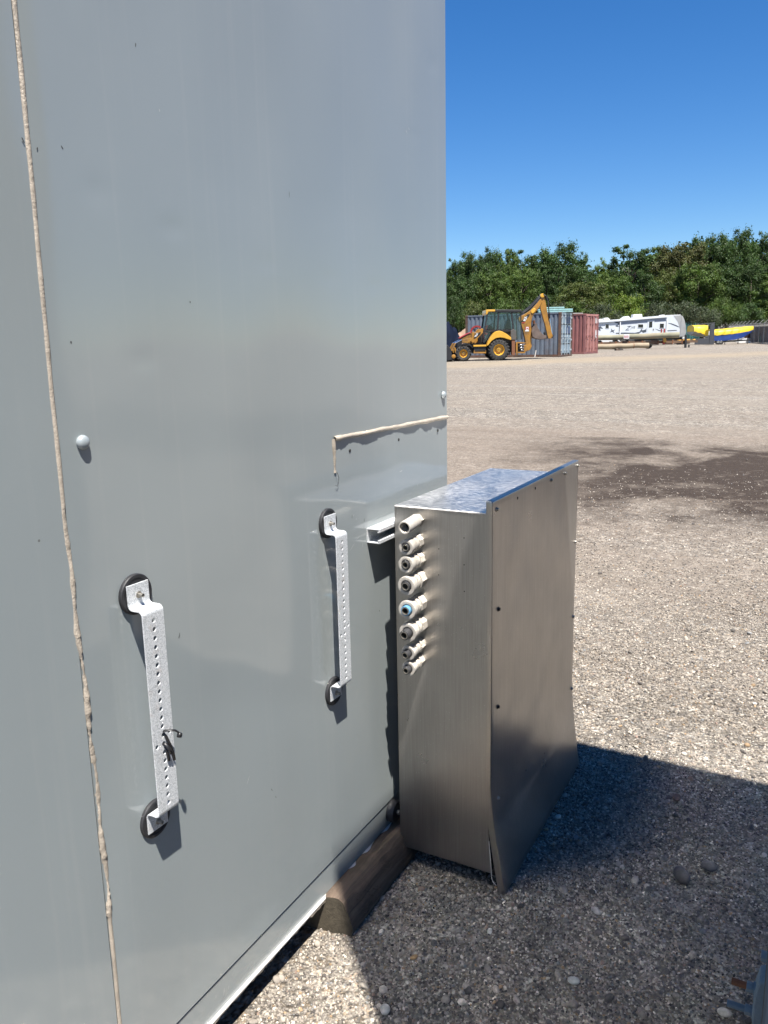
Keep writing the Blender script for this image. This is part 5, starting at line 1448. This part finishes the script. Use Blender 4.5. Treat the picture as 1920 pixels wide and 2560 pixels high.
# ------------------------------------------------------------------ chain link fence
fa, fb = place(1775, 118), place(1935, 72)
ft = thing('chain_link_fence', 'galvanised chain link fence with angled barbed wire arms behind the boats', 'fence', fa, 0)
v = fb - fa; Lf = math.hypot(v.x, v.y); dr = Vector((v.x / Lf, v.y / Lf, 0)); nn = Vector((-dr.y, dr.x, 0))
nP = 18
def fp(s, h, off=0.0):
    p = fa + dr * s; return Vector((p.x + nn.x * off, p.y + nn.y * off, float(gz(p.x, p.y)) + h)) - fa
for i in range(nP + 1):
    s = Lf * i / nP
    mb = MB(); mb.cyl(fp(s, -.05), fp(s, 1.95), .04, n=8); mb.build('post', MAT['fence'], ft, world=False, smooth=True, auto=40)
    mb = MB(); mb.cyl(fp(s, 1.94), fp(s, 2.28, .36), .022, n=6); mb.build('barb_arm', MAT['fence'], ft, world=False)
mb = MB(); mb.tube([fp(Lf * i / nP, 1.93) for i in range(nP + 1)], .028, 6); mb.build('top_rail', MAT['fence'], ft, world=False)
for k in (.12, .24, .36):
    mb = MB(); mb.tube([fp(Lf * i / nP, 1.94 + k * .94, k) for i in range(nP + 1)], .008, 4); mb.build('barbed_wire', MAT['fence'], ft, world=False)
mb = MB(); s = -1.9
while s < Lf:
    for sg in (1, -1):
        a0, a1 = s, s + 1.9
        h0, h1 = (0, 1.9) if sg > 0 else (1.9, 0)
        if a0 < 0: f_ = -a0 / 1.9; h0 = h0 + (h1 - h0) * f_; a0 = 0
        if a1 > Lf: f_ = (Lf - a0) / (a1 - a0); h1 = h0 + (h1 - h0) * f_; a1 = Lf
        if a1 - a0 > .05: mb.cyl(fp(a0, h0), fp(a1, h1), .009, n=3)
    s += .22
o = mb.build('wire_mesh', MAT['fence'], ft, world=False); o['kind'] = 'stuff'
# brown privacy screen on the near stretch
mb = MB()
for i in range(12, nP):
    a, b2 = fp(Lf * i / nP + .08, .12, .05), fp(Lf * (i + 1) / nP - .08, .12, .05); c, d = fp(Lf * (i + 1) / nP - .08, 1.85, .05), fp(Lf * i / nP + .08, 1.85, .05)
    m2 = MB(); m2.quad(a, b2, c, d); m2.build('screen_panel', MAT['rustscreen'] if 'rustscreen' in MAT else MAT.setdefault('rustscreen', paint('brown_mesh_screen', (.10, .065, .06), .9, var=.25)), ft, world=False, solid=.01)
# ================================================================== trees
def mat_leaf(name, col, trans=.25):
    m, n, l, b = nt(name)
    out = [x for x in n if x.type == 'OUTPUT_MATERIAL'][0]
    a = n.new('ShaderNodeAttribute'); a.attribute_name = 'tint'
    c = mix(n, l, 1.0, col, a.outputs['Color'], 'MULTIPLY')
    l.new(c, b.inputs['Base Color']); b.inputs['Roughness'].default_value = .55; b.inputs['Specular IOR Level'].default_value = .25
    t = n.new('ShaderNodeBsdfTranslucent'); l.new(mix(n, l, 1.0, c, (1.1, 1.25, .5), 'MULTIPLY'), t.inputs[0])
    mx = n.new('ShaderNodeMixShader'); mx.inputs[0].default_value = trans
    l.new(b.outputs[0], mx.inputs[1]); l.new(t.outputs[0], mx.inputs[2]); l.new(mx.outputs[0], out.inputs[0])
    return m
LEAF = {'dark': mat_leaf('leaf_dark', (.036, .066, .017)), 'mid': mat_leaf('leaf_mid', (.062, .100, .021)), 'olive': mat_leaf('leaf_olive', (.076, .098, .026)),
        'bright': mat_leaf('leaf_bright', (.115, .165, .026), .35), 'grey': mat_leaf('leaf_grey', (.056, .072, .038)), 'brown': mat_leaf('leaf_brownish', (.074, .080, .026))}
tr_rng = np.random.default_rng(5)

def crown_mesh(name, W, H, z0, ncl, nleaf, size, shape='oak', gap=1.0):
    """leaf faces clustered in clumps through an uneven crown; returns mesh without material"""
    R = tr_rng
    cl = []
    while len(cl) < ncl:
        d = R.normal(size=3); d /= np.linalg.norm(d)
        rad = R.uniform(.35, 1.0) ** .6
        p = d * rad
        if shape == 'oak' and p[2] < -.75: continue
        k = 1.0
        if shape == 'tall': k = 1 - .35 * max(0, p[2])
        if shape == 'bush': p[2] = abs(p[2]) * 1.0 - .1 if R.random() < .75 else p[2] * .3
        cl.append((p[0] * W / 2 * k, p[1] * W / 2 * k, z0 + H / 2 + p[2] * H / 2 * .9, R.uniform(.10, .27) * W / 2 * gap * (1.1 - .35 * abs(p[2])), R.uniform(.62, 1.35)))
    cl = np.array(cl)
    w = cl[:, 3] ** 2; idx = R.choice(len(cl), nleaf, p=w / w.sum())
    d = R.normal(size=(nleaf, 3)); d /= np.linalg.norm(d, axis=1)[:, None]
    rr = np.abs(R.normal(.62, .34, nleaf))
    el = R.uniform(.75, 1.3, (len(cl), 3)) * np.array([1.2, 1.2, .8])
    pos = cl[idx, :3] + d * (rr * cl[idx, 3])[:, None] * el[idx]
    # a few leaves stray outside the clumps
    stray = R.random(nleaf) < .06
    pos[stray] += R.normal(0, .16, (stray.sum(), 3))
    nrm = d * 1.15 + R.normal(0, .5, (nleaf, 3)) + np.array([0, 0, .45]); nrm /= np.linalg.norm(nrm, axis=1)[:, None]
    t = np.cross(nrm, R.normal(size=(nleaf, 3))); t /= np.linalg.norm(t, axis=1)[:, None] + 1e-9
    bt = np.cross(nrm, t)
    s = size * .62 * R.uniform(.5, 1.35, nleaf)[:, None]
    q0 = pos - t * s * .5; q1 = pos + bt * s * .34 + nrm * s * .08; q2 = pos + t * s * .55; q3 = pos - bt * s * .34 + nrm * s * .08
    co = np.stack([q0, q1, q2, q3], 1).reshape(-1, 3)
    me = bpy.data.meshes.new(name)
    me.vertices.add(nleaf * 4); me.vertices.foreach_set('co', co.reshape(-1).astype(np.float32))
    me.loops.add(nleaf * 4); me.loops.foreach_set('vertex_index', np.arange(nleaf * 4, dtype=np.int32))
    me.polygons.add(nleaf); me.polygons.foreach_set('loop_start', np.arange(0, nleaf * 4, 4, dtype=np.int32)); me.polygons.foreach_set('loop_total', np.full(nleaf, 4, dtype=np.int32))
    me.update(calc_edges=True)
    tint = (cl[idx, 4] ** .8 * R.uniform(.85, 1.18, nleaf))[:, None] * np.stack([R.uniform(.85, 1.2, nleaf), np.ones(nleaf), R.uniform(.8, 1.15, nleaf)], -1)
    rgba = np.ones((nleaf, 4, 4), np.float32); rgba[:, :, :3] = tint[:, None, :]
    me.attributes.new('tint', 'FLOAT_COLOR', 'POINT').data.foreach_set('color', rgba.reshape(-1))
    return me, cl

def trunk_mesh(name, H, z0, W, cl, r=.22, bare=0):
    mb = MB(); top = z0 + H * .62
    mb.tube([(0, 0, -.3), (.05, .03, z0 * .5), (-.05, .06, z0), (.08, -.04, z0 + H * .3), (.0, .0, top)], [r * 1.35, r, r * .85, r * .55, r * .2], 9)
    for k in tr_rng.choice(len(cl), min(len(cl), 13 + bare), replace=False):
        c = cl[k]; zb = max(z0 * .55, min(top * .9, c[2] - H * .22)); m_ = Vector((c[0] * .45, c[1] * .45, zb + (c[2] - zb) * .45))
        mb.tube([(0, 0, zb), m_, (c[0], c[1], c[2])], [r * .38, r * .24, r * .07], 6)
    me = bpy.data.meshes.new(name); me.from_pydata([tuple(p) for p in mb.v], [], mb.f); me.materials.append(MAT['bark'])
    me.polygons.foreach_set('use_smooth', [True] * len(me.polygons))
    return me
KINDS = {}
def kind(key, W, H, z0, ncl, nleaf, size, shape, gap=1.0, r=.22, bare=0):
    me, cl = crown_mesh('crown', W, H, z0, ncl, nleaf, size, shape, gap)
    KINDS[key] = (me, trunk_mesh('trunk', H, z0, W, cl, r, bare), W, z0 + H)
kind('oak_a', 9, 11, 3.5, 84, 25000, .42, 'oak')
kind('oak_b', 10, 10.5, 4, 76, 25000, .42, 'oak')
kind('oak_c', 8, 12, 3, 80, 25000, .40, 'tall')
kind('airy', 7.5, 11, 5, 44, 12000, .40, 'oak', .85, .2, 8)
kind('tall_a', 7, 14, 2.5, 84, 25000, .42, 'tall')
kind('bush_a', 7, 5.6, .2, 34, 15000, .32, 'bush', 1.05, .1)
kind('bush_b', 8, 5, .2, 40, 15000, .30, 'bush', 1.0, .1)
kind('twig', 7, 4.6, .3, 34, 8500, .27, 'bush', .95, .09, 18)
_first = {}
def plant(key, leaf, px, py_top, depth, wpx, label, name='tree', cat='tree', grp='trees of the wood behind the yard', yaw=None):
    S = Sheet(px, depth); cm, tm, W, H = KINDS[key]
    h = S(px, py_top)[1]; w = wpx / S.k
    t = thing(name, label, cat, S.o, tr_rng.uniform(0, 6.28) if yaw is None else yaw, grp)
    mk = (key, leaf)
    if not cm.materials: cm.materials.append(LEAF[leaf])
    for nm, me in (('crown', cm), ('trunk', tm)):
        o = bpy.data.objects.new(nm, me); COL.objects.link(o); o.parent = t; o.scale = (w / W, w / W, h / H)
        if nm == 'crown':
            o.material_slots[0].link = 'OBJECT'; o.material_slots[0].material = LEAF[leaf]
    return t
D1, D2, D3 = 124, 110, 98
for a in (
    ('oak_c', 'dark', 1126, 641, D1, 75, 'dark green tree rising right beside the corner of the grey enclosure'),
    ('oak_a', 'dark', 1182, 611, D1, 95, 'dense dark green tree above the front of the backhoe, left of the cab'),
    ('oak_b', 'dark', 1222, 610, D1 + 3, 85, 'dark tree with a broad top directly above the backhoe cab roof front'),
    ('airy', 'mid', 1264, 601, D1, 66, 'thin airy tree with sky showing through, above the middle of the cab'),
    ('airy', 'dark', 1306, 604, D1 + 2, 84, 'thin open crowned tree with bare limbs above the base of the boom'),
    ('oak_b', 'dark', 1392, 598, D1 - 4, 140, 'big round crowned oak above the tip of the raised boom'),
    ('oak_c', 'dark', 1452, 624, D1, 60, 'narrow dark tree on the right flank of the big round oak'),
    ('oak_c', 'bright', 1502, 638, D1 + 8, 60, 'light green tree in the sky gap right of the big oak'),
    ('airy', 'dark', 1572, 589, D1, 105, 'tall loose crowned tree above the middle of the white trailer'),
    ('tall_a', 'mid', 1634, 606, D1 + 4, 70, 'small pointed tree between the loose crowned and the brownish tree'),
    ('oak_a', 'brown', 1690, 586, D1 - 6, 125, 'brownish olive tree above the front end of the white trailer'),
    ('oak_a', 'dark', 1756, 565, D1 - 4, 105, 'tallest dark tree, above the teal container and charcoal frame'),
    ('oak_b', 'dark', 1822, 563, D1 - 2, 110, 'tallest dark tree, above the middle of the blue wrapped boat'),
    ('oak_c', 'dark', 1880, 574, D1, 100, 'dark tall tree above the bow of the blue wrapped boat'),
    ('tall_a', 'dark', 1940, 581, D1, 110, 'dark tall tree cut by the right edge of the picture'),
    ('oak_b', 'dark', 1150, 682, D2, 95, 'shaded tree low in the wood just right of the grey enclosure'),
    ('oak_a', 'mid', 1226, 664, D2, 95, 'mid green tree just behind the backhoe cab'),
    ('oak_b', 'mid', 1302, 650, D2 + 2, 105, 'mid green full tree behind the gap between cab and boom'),
    ('oak_c', 'dark', 1362, 668, D2 + 3, 85, 'dark tree below the big round oak, behind the boom tip'),
    ('oak_a', 'olive', 1452, 690, D2 - 4, 125, 'olive green spreading tree above the red container'),
    ('oak_b', 'mid', 1530, 672, D2 + 4, 95, 'mid green tree behind the left half of the white trailer'),
    ('oak_c', 'dark', 1606, 664, D2, 95, 'dark tree behind the door of the white trailer'),
    ('oak_b', 'olive', 1668, 664, D2 + 2, 90, 'olive tree below the brownish tree, behind the trailer nose'),
    ('oak_a', 'mid', 1738, 640, D2, 115, 'mid green leafy tree behind the teal container'),
    ('oak_b', 'dark', 1806, 655, D2 + 1, 105, 'dark leafy tree behind the stern of the blue wrapped boat'),
    ('oak_a', 'dark', 1868, 640, D2, 110, 'dark leafy tree behind the crate and the fence'),
    ('tall_a', 'mid', 1918, 672, D2 - 4, 90, 'mid green tree behind the right end of the fence')):
    plant(*a)
for a in (
    ('bush_a', 'bright', 1566, 728, D3, 105, 'bright yellow green bush right above the trailer air conditioner'),
    ('bush_b', 'grey', 1505, 756, D3 - 2, 105, 'dull grey green bush above the left end of the trailer'),
    ('bush_a', 'mid', 1436, 744, D3, 100, 'mid green bush behind the roof of the red container'),
    ('bush_b', 'grey', 1634, 752, D3 - 2, 95, 'grey green bush behind the trailer door'),
    ('twig', 'grey', 1690, 742, D3 - 4, 115, 'grey twiggy bush with bare stems above the trailer nose'),
    ('twig', 'grey', 1748, 756, D3 - 3, 95, 'grey twiggy bush above the charcoal frame'),
    ('bush_b', 'mid', 1800, 738, D3 + 4, 95, 'green bush above the stern of the blue wrapped boat'),
    ('bush_a', 'dark', 1856, 748, D3 + 4, 95, 'dark bush above the bow of the blue wrapped boat'),
    ('bush_a', 'mid', 1910, 742, D3 + 8, 85, 'green bush behind the fence at the right edge'),
    ('bush_b', 'dark', 1136, 752, D3, 85, 'dark bush behind the soil heap'),
    ('bush_a', 'olive', 1186, 744, D3, 85, 'olive bush above the left end of the grey blue container'),
    ('bush_b', 'mid', 1272, 742, D3 + 2, 100, 'mid green bush behind the cab windows'),
    ('bush_a', 'dark', 1340, 742, D3 + 2, 95, 'dark bush behind the boom'),
    ('bush_b', 'grey', 1398, 752, D3, 75, 'grey green bush above the teal planks')):
    plant(*a, name='bush', cat='bush', grp='bushes in front of the wood')
plant('bush_a', 'mid', 1912, 826, 86, 34, 'low weedy green shrub beside the fence above the utility box', 'shrub', 'shrub', 'shrubs by the fence')
# the depth of the wood behind, one uncountable mass
R = tr_rng
n = 60000
s = R.uniform(0, 1, n); pxs = 1040 + 960 * s
tops = np.interp(pxs, [1040, 1130, 1200, 1300, 1400, 1470, 1500, 1560, 1640, 1700, 1760, 1900, 2000], [690, 692, 672, 672, 664, 690, 690, 664, 650, 630, 616, 618, 622])
base = np.array([place(p, 134)[:] for p in np.linspace(1040, 2000, 25)])
bx = np.interp(pxs, np.linspace(1040, 2000, 25), base[:, 0]); by = np.interp(pxs, np.linspace(1040, 2000, 25), base[:, 1]); bz = np.interp(pxs, np.linspace(1040, 2000, 25), base[:, 2])
hh = (845 - .0206 * (pxs - 1700) - tops) / (FPX / 134 * 1.0217) + .2
z = bz + hh * R.uniform(0, 1, n) ** .8
pos = np.stack([bx + R.normal(0, 1, n), by + R.normal(0, 3, n), z], -1) + R.normal(0, .4, (n, 3))
nrm = R.normal(size=(n, 3)) + np.array([.2, -.4, .6]); nrm /= np.linalg.norm(nrm, axis=1)[:, None]
t = np.cross(nrm, R.normal(size=(n, 3))); t /= np.linalg.norm(t, axis=1)[:, None]; bt = np.cross(nrm, t); sz = R.uniform(.3, .75, n)[:, None]
co = np.stack([pos - t * sz * .5, pos + bt * sz * .35, pos + t * sz * .5, pos - bt * sz * .35], 1).reshape(-1, 3)
me = bpy.data.meshes.new('woodland'); me.vertices.add(n * 4); me.vertices.foreach_set('co', co.reshape(-1).astype(np.float32))
me.loops.add(n * 4); me.loops.foreach_set('vertex_index', np.arange(n * 4, dtype=np.int32)); me.polygons.add(n)
me.polygons.foreach_set('loop_start', np.arange(0, n * 4, 4, dtype=np.int32)); me.polygons.foreach_set('loop_total', np.full(n, 4, dtype=np.int32)); me.update(calc_edges=True)
rgba = np.ones((n, 4, 4), np.float32); rgba[:, :, :3] = R.uniform(.6, 1.25, (n, 1, 1)); me.attributes.new('tint', 'FLOAT_COLOR', 'POINT').data.foreach_set('color', rgba.reshape(-1))
me.materials.append(LEAF['dark']); o = bpy.data.objects.new('woodland', me); COL.objects.link(o)
tag(o, 'dark interior of the wood behind the front trees', 'woodland', kind='stuff')
